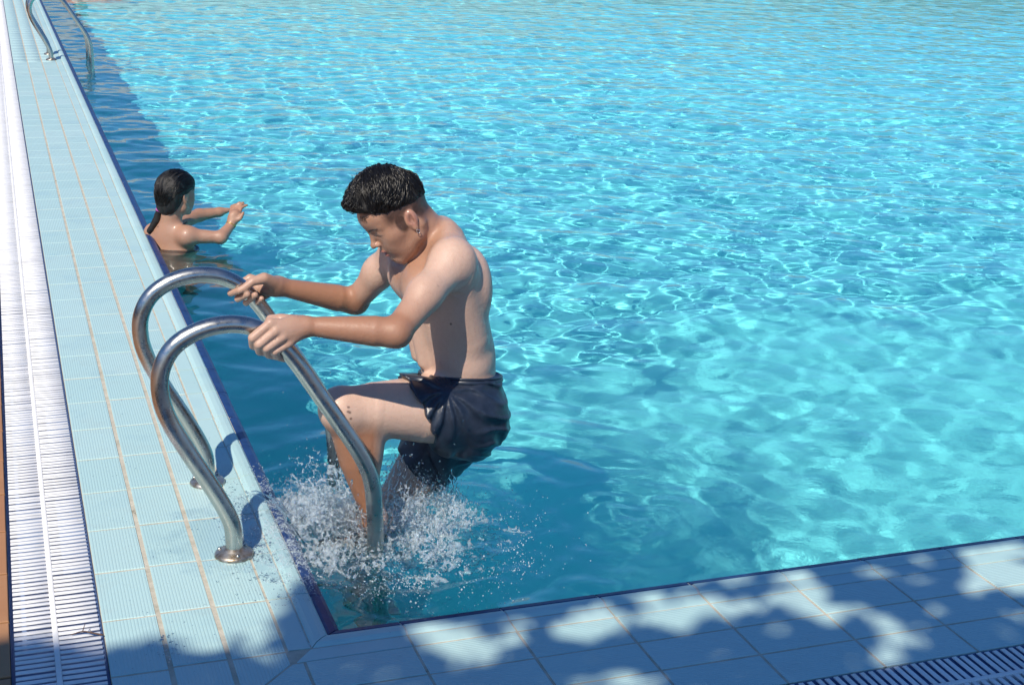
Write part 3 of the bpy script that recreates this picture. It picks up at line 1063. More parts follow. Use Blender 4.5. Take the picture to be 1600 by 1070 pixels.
t, d = seg_t(BV, kL, aL); tan_shade = np.maximum(tan_shade, np.where(d < .12, np.clip((kL[2] - .01 - BV[:, 2]) / .05, 0, 1), 0) * np.clip((kL[0] + .095 - BV[:, 0]) / .03, 0, 1))
tan_shade = np.maximum(tan_shade, blob(BV, H(.05, 0, -.02), (.13, .13, .13), .3) * .72)  # tanned face, darkened further in place of shade on the bowed head
tan_shade = np.maximum(tan_shade, blob(BV, A3((0.4312, 0.6600, 0.7358)), (.07, .07, .06), .6) * .35)
HL = np.stack([(BV - HO) @ hf, (BV - HO) @ hs, (BV - HO) @ hu], 1) / HSC     # head-local vertex coordinates
lip = np.maximum(lip, blob(HL, (.095, 0, -.0465), (.016, .020, .0055), .25) * .6)
lip = np.maximum(lip, blob(HL, (.092, 0, -.0625), (.016, .017, .0065), .25) * .75)
lip = np.maximum(lip, blob(HL, (.086, 0, -.0535), (.016, .015, .0030), .3) * 1.0)
for s in (-1, 1):
    lip = np.maximum(lip, blob(HL, (-.008, s * .080, .002), (.014, .010, .022), .4) * .30)
    lip = np.maximum(lip, blob(HL, (.100, s * .0062, -.0275), (.004, .003, .003), .4) * .7)
    dark = np.maximum(dark, blob(HL, (-.006, s * .078, .001), (.008, .006, .014), .4) * .35)  # shade painted into the hollow of the ear
    for i in range(7):
        q = i / 6
        dark = np.maximum(dark, blob(HL, (.096 - q * .024, s * (.011 + q * .034), .0275 + .005 * math.sin(q * 2.6)), (.013, .0046, .0034), .35) * 1.0)
    dark = np.maximum(dark, blob(HL, (.085, s * .033, .0055), (.010, .013, .0013), .5) * .9)
dark = np.maximum(dark, blob(HL, (.086, 0, -.0535), (.009, .012, .0022), .3) * .85)
# short faded sides above the ear and at the nape
side = np.clip((HL[:, 2] - .002 + .25 * np.clip(HL[:, 0] + .03, -.2, 0)) / .030, 0, 1) * np.clip((.062 - HL[:, 0]) / .02, 0, 1) * (HL[:, 2] > -.05)
nape = np.clip((-.020 - HL[:, 0]) / .018, 0, 1) * np.clip((HL[:, 2] + .050) / .05, 0, 1)
earm = blob(HL, (-.010, .082, -.003), (.024, .014, .034), .1)
edge1 = np.clip((.007 - ((HL[:, 0] - .072) * .62 - (HL[:, 2] - .078) * .84)) / .010, 0, 1) * (HL[:, 2] > .03) * np.clip((HL[:, 2] - .03) / .02, 0, 1)
edge2 = np.clip((.010 - ((HL[:, 0] + .03) * .25 - (HL[:, 2] - .018) * .9)) / .014, 0, 1)
side = np.maximum(side, np.minimum(edge1, edge2) * (HL[:, 0] > 0))
for s in (-1, 1):
    side = np.maximum(side, blob(HL, (.020, s * .068, .008), (.014, .02, .024), .5))
dark = np.maximum(dark, np.clip(np.maximum(side, nape * 1.5), 0, 1.05) * (HL[:, 2] > -.06) * (np.linalg.norm(HL, axis=1) < .18) * 1.0 * (1 - earm))
mole = [((0.3029, 0.6600, 0.6654)), (0.1766, 0.5000, 0.3559), (0.1717, 0.5000, 0.3340), (0.1816, 0.5000, 0.3331), (0.1832, 0.5000, 0.3035), (0.3912, 0.6400, 0.7152), (0.4515, 0.5650, 0.5358)]
for mp_ in mole:
    j = np.argmin(np.linalg.norm(BV - A3(mp_), axis=1))
    dark = np.maximum(dark, blob(BV, BV[j], (.0028,) * 3, .4) * .75)
paint(body, 'tone', BV, np.stack([tan_shade, lip, dark], 1))

# --- shorts
short_mat = material('wet_navy_swim_cloth', (.012, .017, .030), .40)
_t = NT(short_mat)
_p = _t.pos((1, 1, 1))
_wv = _t.noise(_p, 60, 4)
_t.l(_t.bump(_wv, .15, .003), _t.b.inputs['Normal'])
_t.l(_t.ramp(_wv, [(.3, (.010, .016, .030)), (.7, (.018, .026, .046))]), _t.b.inputs['Base Color'])
_t.b.inputs['Coat Weight'].default_value = .12
_t.b.inputs['Coat Roughness'].default_value = .25
Q = Sculpt()
Q.ell((0.5346, 0.7000, 0.2946), (.102, .138, .085), TA, .03)
Q.ell((0.5362, 0.7000, 0.2233), (.098, .142, .090), TA, .03)
for s in (-1, 1):
    Q.ell(A3((0.5586, 0.7000, 0.2175)) + A3((0, s * .066, 0)), (.074, .078, .078), None, .04)
dL = kL - hL
Q.chain([hL, hL + dL * .20, hL + dL * .50], [.112, .106, .098], .03)
Q.chain([(0.4576, 0.6000, 0.2336), (0.4864, 0.6200, 0.1828), (0.5416, 0.6600, 0.1622)], [.050, .045, .050], .04)
dR = kR - hR
Q.chain([hR, hR + dR * .60], [.100, .090], .03)
Q.chain([(0.5687, 0.8000, 0.1065), (0.5035, 0.8000, 0.0189)], [.060, .038], .03)
# hems and waist are cut by planes
lo_, hi_ = ((0.2362, 0.7000, 0.5200)[0] - .05, .40, -.20), ((0.3757, 0.7000, 0.5106)[0] + .12, .71, .60)
Q.plane((0.3668, 0.5600, 0.3249), A3((-.9, -.05, -.36)), (.0, .38, -.2), (.60, .695, .50), .004)
Q.plane((0.4085, 0.8000, 0.0545), dR / np.linalg.norm(dR) + A3((-.25, 0, .1)), (.1, .71, -.2), (.75, 1.0, .22), .004)
Q.plane((0.4789, 0.5750, 0.3778), A3((.09, 0.20, 1)), (.1, .3, .25), (.9, 1.1, .60), .004)
_hLk = (0.4431, 0.5600, 0.3538)
def folds(x, y, z):
    dx, dz = x - _hLk[0], z - _hLk[2]
    a_ = np.arctan2(dz, dx)
    r_ = np.sqrt(dx * dx + dz * dz)
    f1 = np.sin(a_ * 13 + 3 * vnoise(x, y, z, 14)) * np.clip(r_ / .05, 0, 1) * .0042
    f2 = vnoise(x, y * .6, z, 30) * .0018 + vnoise(x + 3, y, z, 85) * .0005
    f3 = -np.abs(np.sin((x * .35 + z) * 62 + 2.5 * vnoise(x, y, z, 10))) ** 8 * .0055 * np.clip((x - .5) / .05, 0, 1)
    return f1 + f2 + f3
QV, QF = Q.mesh(.0035, disp=folds)
shorts = part('shorts', man, QV, QF, short_mat)
# waistband: a flattened ring following the cut, drawstring at the front
UB = A3((.09, .20, 1)); UB /= np.linalg.norm(UB)
bp = A3((0.4789, 0.5750, 0.3778))
xf_, xb_ = (0.4064, 0.7000, 0.3332)[0], (0.6401, 0.7000, 0.3080)[0]
bc = A3(((xf_ + xb_) / 2, .70, 0)); bc[2] = bp[2] - ((bc - bp)[:2] @ UB[:2]) / UB[2]
th = np.linspace(-np.pi, np.pi, 73)
ring = np.stack([bc[0] + np.cos(th) * (xb_ - xf_) / 2 * .95, bc[1] + np.sin(th) * .131, np.zeros(73)], 1)
ring[:, 2] = bc[2] - ((ring - bc)[:, :2] @ UB[:2]) / UB[2]
ring = ring - UB * .003
V1, F1 = sweep(ring, .0032, 8, caps=False)
V2, F2 = sweep(ring - UB * .020, .0032, 8, caps=False)
V3, F3 = sweep(ring - UB * .010 - (ring - bc) * .03, .0085, 8, caps=False)
WV, WF = join_np([(V1, F1), (V2, F2), (V3, F3)])
part('waistband', shorts, WV, WF, short_mat)
dp = smooth_path([(0.4042, 0.6550, 0.3429), (0.3901, 0.6500, 0.3639), (0.3902, 0.6450, 0.3781), (0.3961, 0.6400, 0.3631), (0.3980, 0.6400, 0.3539)], 6)
tube('drawstring', shorts, dp, .0016, material('black_cord', (.01, .01, .012), .5), 6)

# --- hair: a scalp cap and several hundred tapered wet locks
Hc = Sculpt()
def HE(c, r, k=.012, op='+'):
    Hc.ell(H(*c), np.array(r) * HSC, HA, k, op)
HE((-.012, 0, .044), (.092, .0735, .080))
HE((.030, 0, .056), (.070, .066, .058), .02)
HE((.006, 0, .100), (.070, .058, .058), .035)
HE((.054, 0, .098), (.050, .050, .042), .03)
lo_ = HO - .2; hi_ = HO + .2
Hc.plane(H(.072, 0, .080), hf * .62 - hu * .84, lo_, hi_, .012)
Hc.plane(H(-.03, 0, .030), -hu * .9 + hf * .25, lo_, hi_, .012)
def hdisp(x, y, z):
    q = np.stack([x, y, z], -1) - HO
    f_, s_, u_ = q @ hf, q @ hs, q @ hu
    return vnoise(f_ * .45, s_ * 2.2, u_ * 1.2, 75) * .0040 - .0015
HV, HF = Hc.mesh(.003, disp=hdisp)
scalp_mat = material('hair_roots', (.008, .007, .007), .65)
hair = part('hair', man, HV, HF, scalp_mat)
rng = np.random.RandomState(5)
locks = []
HC = np.array([.008, 0, .045])
_HVs = HV[::7]
_hl = np.stack([(_HVs - HO) @ hf, (_HVs - HO) @ hs, (_HVs - HO) @ hu], 1) / HSC - HC
_hr = np.linalg.norm(_hl, axis=1)
_hd = (_hl / _hr[:, None]).astype(np.float32)
def shell(f, s, u, lift=0.0):
    """push a head-local point out to the hair surface"""
    d = np.array([f, s, u]) - HC
    d = d / np.linalg.norm(d)
    r = _hr[np.argmax(_hd @ d.astype(np.float32))]
    return HC + d * (r + lift)
for i in range(1900):
    az = rng.uniform(-math.pi, math.pi)
    el = rng.uniform(.05, 1.45) if rng.rand() < .75 else rng.uniform(.6, 1.5)
    d = np.array([math.cos(el) * math.cos(az), math.cos(el) * math.sin(az), math.sin(el)])
    p0 = HC + d * .1
    if (p0[2] < .045 and p0[0] > .03) or (p0[0] > .085 and p0[2] < .062):
        continue
    L_ = rng.uniform(.060, .110)
    front = np.clip((p0[0] + .02) / .08, 0, 1)
    # flow: forward from the crown, downwards on the sides
    sgn = np.sign(p0[1]) or 1
    flow = np.array([.95, sgn * .25 + rng.normal(0, .15), -.10]) * front + np.array([.45, sgn * .15, -.75]) * (1 - front)
    flow = flow + np.array([0, vnoise(p0[0], p0[1], p0[2], 22.0), vnoise(p0[0] + 9, p0[1], p0[2], 22.0)]) * .9 + rng.normal(0, .03, 3)
    flow /= np.linalg.norm(flow)
    pts, cur = [], p0 - flow * L_ * .5
    bend = rng.normal(0, .22, 3) + np.array([0, 1, 1]) * vnoise(p0[0], p0[1] + 5, p0[2], 30.0) * .8
    for k in range(6):
        q = k / 5
        lift = rng.uniform(.0008, .004) + .006 * front * q * q + (.004 if rng.rand() < .06 else 0)
        pts.append(shell(*cur, lift))
        cur = cur + (flow + bend * q * .45) * L_ / 5
    pts = np.array(pts)
    if (pts[:, 0] > .065).any() and pts[:, 2].min() < .088 and rng.rand() < .97:
        continue
    if (pts[:, 2] < .030).any() and (pts[:, 0] > -.06).any():
        continue
    W = np.array([H(*q) for q in pts])
    r0 = rng.uniform(.0010, .0029)
    locks.append(sweep(smooth_path(W, 2), np.interp(np.linspace(0, 1, 11), [0, .3, 1], [r0 * .6, r0, .0003]), 5, caps=False))
# spiky wet tips above the crown and the curl on the forehead
for i in range(70):
    f0 = rng.uniform(-.05, .06); s0 = rng.uniform(-.05, .05)
    b = shell(f0, s0, .13)
    tip = b + np.array([rng.normal(.012, .010), rng.normal(0, .006), rng.uniform(.008, .020)])
    W = [H(*q) for q in (shell(f0 - .02, s0, .13), b + [.004, 0, .003], tip)]
    locks.append(sweep(smooth_path(W, 3), np.linspace(.0016, .0003, 7), 5, caps=False))
for i in range(60):
    s0 = rng.uniform(-.045, .050); q = rng.uniform(0, 1)
    a = shell(.086, s0, .112 + .02 * q)
    W = [a + [-.02, 0, .006], a + [.006, 0, .004], a + [.012 + .005 * q, rng.normal(0, .004), .000], a + [.011, rng.normal(0, .005), -.008]]
    W = [H(*w_) for w_ in W]
    locks.append(sweep(smooth_path(W, 3), np.linspace(.0018, .0003, 10), 5, caps=False))
for sx, l_ in ((.030, .013), (.036, .016), (.041, .012), (.022, .010)):
    W = [H(.094 + .004 * q - .25 * (sx - .02), sx + .005 * math.sin(q * 4), .080 - l_ * q) for q in np.linspace(0, 1, 8)]
    locks.append(sweep(np.array(W), np.linspace(.0010, .0003, 8), 5, caps=False))
LV, LF = join_np(locks)
part('locks', hair, LV, LF, hair_mat)
# earring
th = np.linspace(0, 2 * math.pi, 17)
er = np.array([H(-.002 + .0045 * math.sin(a), .082, -.039 + .0055 * math.cos(a)) for a in th])
tube('earring', man, er, .0009, material('silver', (.8, .78, .72), .2, Metallic=1.0), 6)

# ------------------------------------------------------------------ the woman in the water, seen from behind
def make_frame(f, up=(0, 0, 1)):
    f = A3(f) / np.linalg.norm(f)
    s = np.cross(A3(up), f); s /= np.linalg.norm(s)
    u = np.cross(f, s)
    return [f, s, u]
wO = A3((0.1428, 3.9700, 0.2224))
WA = make_frame((.80, .58, -.05))
def WH(f, s, u):
    return wO + .94 * (f * WA[0] + s * WA[1] + u * WA[2])
W = Sculpt()
sculpt_head(W, WH, WA, sc=.94)
nb = A3((0.1099, 3.9700, 0.0600))
B = make_frame((.62, .78, 0))
rS, lS = A3((0.1788, 3.8800, 0.0430)), A3((0.0436, 4.0600, 0.0242))
W.chain([WH(-.02, 0, -.02), WH(-.03, 0, -.07), nb + A3((0, 0, -.03))], [.047, .045, .055], .03)
W.cap(nb + A3((0, 0, -.015)), rS, .045, .042, .04)
W.cap(nb + A3((0, 0, -.015)), lS, .045, .042, .04)
cw = (rS + lS) / 2
W.ell(cw + A3((0, 0, -.12)), (.085, .135, .140), B, .04)
W.ell(cw + A3((0, 0, -.30)), (.080, .120, .120), B, .05)
W.ell(cw + A3((0, 0, -.46)), (.105, .150, .100), B, .05)
for s_ in (-1, 1):
    W.chain([cw + B[1] * s_ * .08 + A3((0, 0, -.50)), cw + B[1] * s_ * .09 + B[0] * .30 + A3((0, 0, -.60)), cw + B[1] * s_ * .09 + B[0] * .02 + A3((0, 0, -.80))], [.080, .055, .035], .03)
rE, rW = A3((0.3312, 3.8600, 0.0344)), A3((0.3867, 3.9200, 0.0746))
W.ell(rS, (.045, .045, .045), None, .03)
W.chain([rS, (rS + rE) / 2, rE], [.038, .033, .028], .02)
W.chain([rE, rW], [.032, .021], .015)
kn = A3((0.4154, 3.9400, 0.1223))
W.cap(rW, kn, .021, .026, .012, ((WA[0]), 1.0))
W.ell((rW + kn) / 2 + A3((0, 0, .008)), (.026, .018, .034), None, .012)
for i, (tx, ty, l_) in enumerate(((386, 311, 0), (381, 309, 0), (375, 309, 0), (368, 312, 0))):
    a = kn + A3((.018 - .013 * i, .004 * i, .004))
    b = A3((0.4467, 3.9600, 0.1481)) + A3((-.014 * i, .01 * i, .004))
    t_ = [A3((0.4762, 3.9700, 0.1605)), A3((0.4597, 3.9800, 0.1717)), A3((0.4413, 3.9800, 0.1724)), A3((0.4242, 3.9900, 0.1616))][i]
    W.chain([a, b, t_], [.0095, .0085, .0070], .004)
W.chain([rW + A3((.01, 0, .02)), A3((0.4316, 3.9100, 0.1092)), A3((0.4491, 3.9200, 0.1345))], [.014, .011, .008], .008)
lE, lW = A3((0.2860, 4.2800, 0.0523)), A3((0.3904, 4.3000, 0.0602))
W.chain([lS, (lS + lE) / 2, lE], [.042, .038, .032], .03)
W.chain([lE, lW], [.032, .022], .015)
W.chain([lW, A3((0.4353, 4.3000, 0.0682))], [.024, .012], .012)
WV_, WF_ = W.mesh(.005)
wm_root = root('person', (float(wO[0]), float(wO[1]), -DEPTH), 'woman with a dark wet braid and bikini standing shoulder deep by the pool edge', 'person')
wb = part('body', wm_root, WV_, WF_, skin_mat)
hl = np.stack([(WV_ - wO) @ WA[0], (WV_ - wO) @ WA[1], (WV_ - wO) @ WA[2]], 1)
dk = blob(hl, (.09, 0, .028), (.02, .05, .004), .4) * .7
paint(wb, 'tone', WV_, np.stack([np.full(len(WV_), .72) + .1 * (hl[:, 0] > .2), blob(hl, (.09, 0, -.052), (.02, .02, .01), .3) * .5, dk], 1))
Hw = Sculpt()
def HWe(c, r, k=.012):
    Hw.ell(WH(*c), [q * .94 for q in r], WA, k)
HWe((-.014, 0, .044), (.100, .082, .086))
HWe((-.045, 0, -.005), (.066, .070, .070), .03)
HWe((.020, 0, .062), (.072, .072, .056), .02)
HWe((-.055, .0, -.050), (.045, .052, .048), .03)
# the braid hangs to the left behind the shoulder
bp_ = smooth_path([WH(-.085, .01, -.035), (0.0665, 3.9800, 0.1371), (0.0513, 3.9900, 0.1016), (0.0302, 4.0000, 0.0662), (0.0153, 4.0100, 0.0429)], 5)
for i, q in enumerate(bp_):
    Hw.ell(q, np.array((.021, .021, .017)) * (1.0 - .5 * i / len(bp_)) * (1.12 if i % 3 else .88), None, .008)
def whd(x, y, z):
    q = np.stack([x, y, z], -1) - wO
    return vnoise((q @ WA[0]) * .7, (q @ WA[1]) * 3, (q @ WA[2]) * .7, 45) * .004
hv, hf_ = Hw.mesh(.0045, disp=whd)
wh = part('hair', wm_root, hv, hf_, scalp_mat)
# strands drawn back over the head
rg2 = np.random.RandomState(8)
st = []
hvl = hv - WH(0, 0, .03)
hr_ = np.linalg.norm(hvl, axis=1); hd_ = hvl / hr_[:, None]
for i in range(260):
    s0 = rg2.uniform(-.07, .07); u0 = rg2.uniform(.0, .12)
    pts = []
    for q in np.linspace(0, 1, 7):
        t_ = np.array([.075 - .16 * q, s0 * (1 - .55 * q * q), u0 * (1 - q) + (-.03) * q + .05 * math.sin(q * 3.1)])
        w_ = t_[0] * WA[0] + t_[1] * WA[1] + (t_[2] - .03) * WA[2]
        w_ /= np.linalg.norm(w_)
        pts.append(WH(0, 0, .03) + w_ * (hr_[np.argmax(hd_ @ w_)] + .0008))
    st.append(sweep(smooth_path(pts, 2), np.linspace(.0022, .0008, 13), 4, caps=False))
V, F = join_np(st)
part('strands', wh, V, F, hair_mat)
q = bp_[3]
V, F = sweep([q + A3((0, 0, .010)), q + A3((-.004, 0, 0)), q + A3((-.008, 0, -.010))], [.019, .020, .018], 12)
part('hair_tie', wm_root, V, tri_fix(F), material('pink_hair_tie', (.50, .10, .42), .5))
bik = material('black_bikini_cloth', (.008, .010, .016), .5)
th = np.linspace(0, 2 * np.pi, 49)
def band(c, ra, rb, r0, nm, parent, flat_=1.0):
    rg_ = c + np.outer(np.cos(th), B[0]) * ra + np.outer(np.sin(th), B[1]) * rb
    V, F = sweep(rg_, r0, 8, caps=False)
    V[:, 2] = c[2] + (V[:, 2] - c[2]) * flat_
    return part(nm, parent, V, F, bik)
tb = band(cw + A3((0, 0, -.088)), .088, .138, .007, 'bikini_top', wm_root, 3.0)
for s_ in (-1, 1):
    V, F = sweep(smooth_path([nb + B[1] * s_ * .035 + A3((-.03, -.035, .015)), nb + B[1] * s_ * .05 + A3((.02, .0, .030)), cw + B[1] * s_ * .07 + B[0] * .09 + A3((0, 0, -.04))], 6), .0035, 6)
    part('neck_strap', tb, V, tri_fix(F), bik)
V, F = sweep(smooth_path([nb + B[1] * .040 + A3((-.02, -.03, .020)), nb + A3((-.03, -.048, .012)), nb - B[1] * .048 + A3((-.01, -.04, .022)), nb - B[1] * .055 + A3((.03, -.01, .04))], 6), .0038, 6)
part('neck_strap', tb, V, tri_fix(F), bik)
band(cw + A3((0, 0, -.50)), .112, .160, .012, 'bikini_bottom', wm_root, 3.4)
dr = (kn - rW) / np.linalg.norm(kn - rW)
a_ = rW + dr * .006
e1 = np.cross(dr, A3((0, 1, 0))); e1 /= np.linalg.norm(e1); e2 = np.cross(dr, e1)
V, F = sweep(a_ + np.outer(np.cos(th), e1) * .0235 + np.outer(np.sin(th), e2) * .0235, .0028, 6, caps=False)
part('bracelet', wm_root, V, F, material('gold_bracelet', (.55, .38, .10), .35, Metallic=.8))

wm_root.location.z -= .028
# ------------------------------------------------------------------ far bather, cut by the top of the picture
fO = A3((0.6122, 19.5787, -0.0500))
Sw = Sculpt()
FA = make_frame((.9, .3, .1))
Sw.ell(fO + A3((.0, .05, .16)), (.10, .085, .11), FA, .02)
Sw.chain([fO + A3((-.02, .05, .08)), fO + A3((-.06, .05, -.02))], [.055, .08], .04)
Sw.cap(fO + A3((-.24, .08, -.03)), fO + A3((.10, .04, -.03)), .085, .075, .04)
Sw.chain([fO + A3((.08, .02, -.02)), fO + A3((.34, -.06, -.01)), fO + A3((.58, -.05, -.015))], [.055, .042, .028], .03)
Sw.cap(fO + A3((-.15, .2, -.15)), fO + A3((-.5, .3, -.5)), .14, .10, .05)
sv, sf = Sw.mesh(.012)
fr = root('person', tuple(fO), 'far bather low in the water at the top left, one arm stretched along the surface', 'person')
fb = part('body', fr, sv, sf, skin_mat)
paint(fb, 'tone', sv, np.stack([np.full(len(sv), .9), np.full(len(sv), .15), np.zeros(len(sv))], 1))
Sh = Sculpt()
Sh.ell(fO + A3((-.02, .05, .20)), (.11, .095, .09), FA, .02)
sv, sf = Sh.mesh(.012)
part('hair', fr, sv, sf, hair_mat)

# ------------------------------------------------------------------ splash, bubbles, wet film, drops
rs = np.random.RandomState(21)
_ph = (1 + 5 ** .5) / 2
ICO_V = np.array([(-1, _ph, 0), (1, _ph, 0), (-1, -_ph, 0), (1, -_ph, 0), (0, -1, _ph), (0, 1, _ph), (0, -1, -_ph), (0, 1, -_ph), (_ph, 0, -1), (_ph, 0, 1), (-_ph, 0, -1), (-_ph, 0, 1)], float)
ICO_V /= np.linalg.norm(ICO_V[0])
ICO_F = np.array([(0, 11, 5), (0, 5, 1), (0, 1, 7), (0, 7, 10), (0, 10, 11), (1, 5, 9), (5, 11, 4), (11, 10, 2), (10, 7, 6), (7, 1, 8), (3, 9, 4), (3, 4, 2), (3, 2, 6), (3, 6, 8), (3, 8, 9), (4, 9, 5), (2, 4, 11), (6, 2, 10), (8, 6, 7), (9, 8, 1)])
OCT_V = np.array([(1, 0, 0), (-1, 0, 0), (0, 1, 0), (0, -1, 0), (0, 0, 1), (0, 0, -1)], float)
OCT_F = np.array([(0, 2, 4), (2, 1, 4), (1, 3, 4), (3, 0, 4), (2, 0, 5), (1, 2, 5), (3, 1, 5), (0, 3, 5)])
def scatter(name, C_, R_, mat, label=None, parent=None, stretch=None, tv=ICO_V, tf=ICO_F, smooth=True):
    """many small drops in one mesh; stretch: per-drop axis vectors"""
    C_ = np.asarray(C_); n = len(C_)
    V = tv[None] * np.asarray(R_)[:, None, None]
    if stretch is not None:
        s_ = np.asarray(stretch)
        V = V + (V @ (s_ / (np.linalg.norm(s_, axis=1)[:, None] + 1e-9))[:, :, None]) * s_[:, None, :]
    V = (V + C_[:, None]).reshape(-1, 3)
    F = (tf[None] + (np.arange(n) * len(tv))[:, None, None]).reshape(-1, 3)
    o = part(name, parent, V, F, mat, smooth)
    return tag(o, label, None, None, 'stuff')
drop_mat = material('clear_drops', (.96, .99, 1.0), .03, IOR=1.33)
drop_mat.node_tree.nodes['Principled BSDF'].inputs['Transmission Weight'].default_value = 1
foam_mat = material('white_foam', (.78, .90, .95), .25, Alpha=.62)
_b = foam_mat.node_tree.nodes['Principled BSDF']
_b.inputs['Transmission Weight'].default_value = .45
_b.inputs['IOR'].default_value = 1.2
cx, cy = .30, .60
# thrown drops: a ragged crown round the shin and the rail
C_, R_, S_ = [], [], []
for i in range(4200):
    m_ = rs.rand()
    if m_ < .5:                      # crown round the near leg
        a_ = rs.uniform(0, 2 * np.pi); r0 = abs(rs.normal(.06, .07)) + .02
        h_ = rs.exponential(.050) * (1.4 if rs.rand() < .3 else 1)
        x_, y_ = .262 + (r0 + .25 * h_) * math.cos(a_), .585 + (r0 + .25 * h_) * math.sin(a_)
    elif m_ < .72:                   # sheet thrown to the left, towards the wall
        q = rs.rand()
        x_, y_ = .23 - .24 * q + rs.normal(0, .02), .62 + rs.normal(0, .10) + .10 * q
        h_ = (.05 + .20 * q * (1 - q) * 2) * rs.rand() ** .7
    elif m_ < .94:                   # falling from the shorts and the far leg
        x_, y_ = rs.normal(.40, .05), rs.normal(.74, .06)
        h_ = rs.rand() * .13
    else:
        x_, y_ = rs.normal(.28, .15), rs.normal(.56, .15)
        h_ = rs.exponential(.018)
    C_.append((x_, y_, WL + .004 + h_)); R_.append(rs.choice([.0009, .0014, .0020, .0029, .0040], p=[.40, .36, .17, .06, .01]))
    S_.append(rs.normal(0, .5, 3) + (0, 0, rs.uniform(0, 1.5)))
C_ = np.array(C_)
keep = (C_[:, 0] > -.10) & ((C_[:, 0] > .02) | (C_[:, 2] > .008))
scatter('splash_drops', C_[keep], np.array(R_)[keep], drop_mat, 'clear water drops thrown up round the climbing man\'s legs', stretch=np.array(S_)[keep])
# threads and thin sheets of water
its = []
for i in range(150):
    m_ = rs.rand()
    if m_ < .45:
        a_ = rs.uniform(0, 2 * np.pi)
        p0 = A3((.262 + .055 * math.cos(a_), .585 + .055 * math.sin(a_), WL))
        v_ = A3((math.cos(a_) * .6, math.sin(a_) * .6, rs.uniform(.8, 2.0)))
        T_ = rs.uniform(.06, .14)
    elif m_ < .7:
        p0 = A3((rs.uniform(.06, .24), rs.uniform(.52, .74), WL))
        v_ = A3((rs.uniform(-1.1, -.1), rs.uniform(-.2, .8), rs.uniform(.8, 2.0)))
        T_ = rs.uniform(.06, .15)
    else:
        p0 = A3((rs.uniform(.36, .52), rs.uniform(.64, .80), rs.uniform(.0, .11)))
        v_ = A3((rs.uniform(-.3, .3), rs.uniform(-.3, .2), rs.uniform(-.6, .1)))
        T_ = rs.uniform(.05, .11)
    ts = np.linspace(0, T_, 9)
    pts = [p0 + v_ * t_ + A3((0, 0, -4.9 * t_ * t_)) + rs.normal(0, .0025, 3) for t_ in ts]
    rr_ = rs.uniform(.0012, .0032) * (.5 + np.abs(np.sin(np.linspace(0, rs.uniform(4, 9), 17)))) * np.linspace(1.1, .4, 17)
    its.append(sweep(smooth_path(pts, 2), rr_, 6, caps=False))
V, F = join_np(its)
tag(part('splash_threads', None, V, F, drop_mat), 'thin threads of clear water falling round the climbing man\'s legs and shorts', kind='stuff')
# the body of the splash: torn, lumpy water
splash_mat = material('aerated_water', (.86, .95, 1.0), .05, IOR=1.33, Alpha=.60)
splash_mat.node_tree.nodes['Principled BSDF'].inputs['Transmission Weight'].default_value = .74
h_ = .0031
sxr = np.arange(-.13, .86, h_); syr = np.arange(.22, 1.16, h_); szr = np.arange(WL - .012, .20, h_)
HX, HY = np.meshgrid(sxr, syr, indexing='ij')
def gss(x0, y0, wx, wy):
    return np.exp(-((HX - x0) / wx) ** 2 - ((HY - y0) / wy) ** 2)
HM = .20 * gss(.13, .68, .11, .17) + .12 * gss(.30, .60, .17, .18) + .085 * gss(.44, .78, .09, .12) + .02 * gss(.60, .55, .14, .10) + .05 * gss(.02, .50, .09, .22) + .02 * gss(.35, .45, .25, .18)
HM = HM * (.75 + .5 * vnoise(HX, HY, 0 * HX, 14))
n2 = (HM > .010)
Gs = np.full((len(sxr), len(syr), len(szr)), .5, dtype=np.float32)
ii_, jj_ = np.nonzero(n2)
for kz, z_ in enumerate(szr):
    xq, yq = sxr[ii_], syr[jj_]
    zq = np.full(len(xq), z_)
    wx_ = .012 * vnoise(xq, yq, zq, 25)
    a_ = 1 - np.abs(vnoise(xq + wx_, yq - wx_, zq * .7, 38)) * 1.6
    b_ = 1 - np.abs(vnoise(xq - wx_, yq + .3, zq * .8 + .2, 74)) * 1.6
    c_ = vnoise(xq, yq, zq, 150)
    f_ = .52 * a_ + .36 * b_ + .18 * c_
    hq = np.clip((z_ - WL) / HM[ii_, jj_], -.4, 4)
    edge = np.clip((.03 - HM[ii_, jj_]) / .03, 0, 1) * .25
    Gs[ii_, jj_, kz] = (.62 + .24 * hq + edge - f_) * .02
Gs[:, :, 0] = .01; Gs[:, :, -1] = .01
xm = sxr[:, None, None] < .036                         # over the coping only what is clear of the tiles
Gs = np.where(xm & (szr[None, None, :] < .010), .01, Gs)
SV, SF = surface_nets(Gs, A3((sxr[0], syr[0], szr[0])), h_)
tag(part('splash', None, SV, SF, splash_mat), 'torn pale splash of water thrown up round the climbing man\'s shin and the handrail', kind='stuff')
# foam lying on the surface
C_, R_ = [], []
while len(C_) < 6500:
    m_ = rs.rand()
    if m_ < .55:
        x_, y_ = rs.normal(.24, .18), rs.normal(.55, .19)
    elif m_ < .60:
        t_ = rs.rand(); x_, y_ = .3 + .28 * t_ + rs.normal(0, .05), .42 + .10 * math.sin(t_ * 4) + rs.normal(0, .05)
    else:
        x_, y_ = rs.normal(.30, .15), rs.normal(.60, .18)
    if x_ < .036 or y_ < .05:
        continue
    dns = vnoise(np.array([x_]), np.array([y_]), np.array([.5]), 17)[0] + .6 * vnoise(np.array([x_]), np.array([y_]), np.array([.9]), 45)[0]
    if dns < rs.uniform(-.3, .55):
        continue
    C_.append((x_, y_, 0)); R_.append(rs.choice([.0008, .0013, .0020, .0032], p=[.45, .38, .15, .02]))
C_ = np.array(C_)
_zi = np.searchsorted(xs, C_[:, 0]).clip(0, nx - 1); _zj = np.searchsorted(ys, C_[:, 1]).clip(0, ny - 1)
C_[:, 2] = WL + Z[_zj, _zi] + np.array(R_) * .3
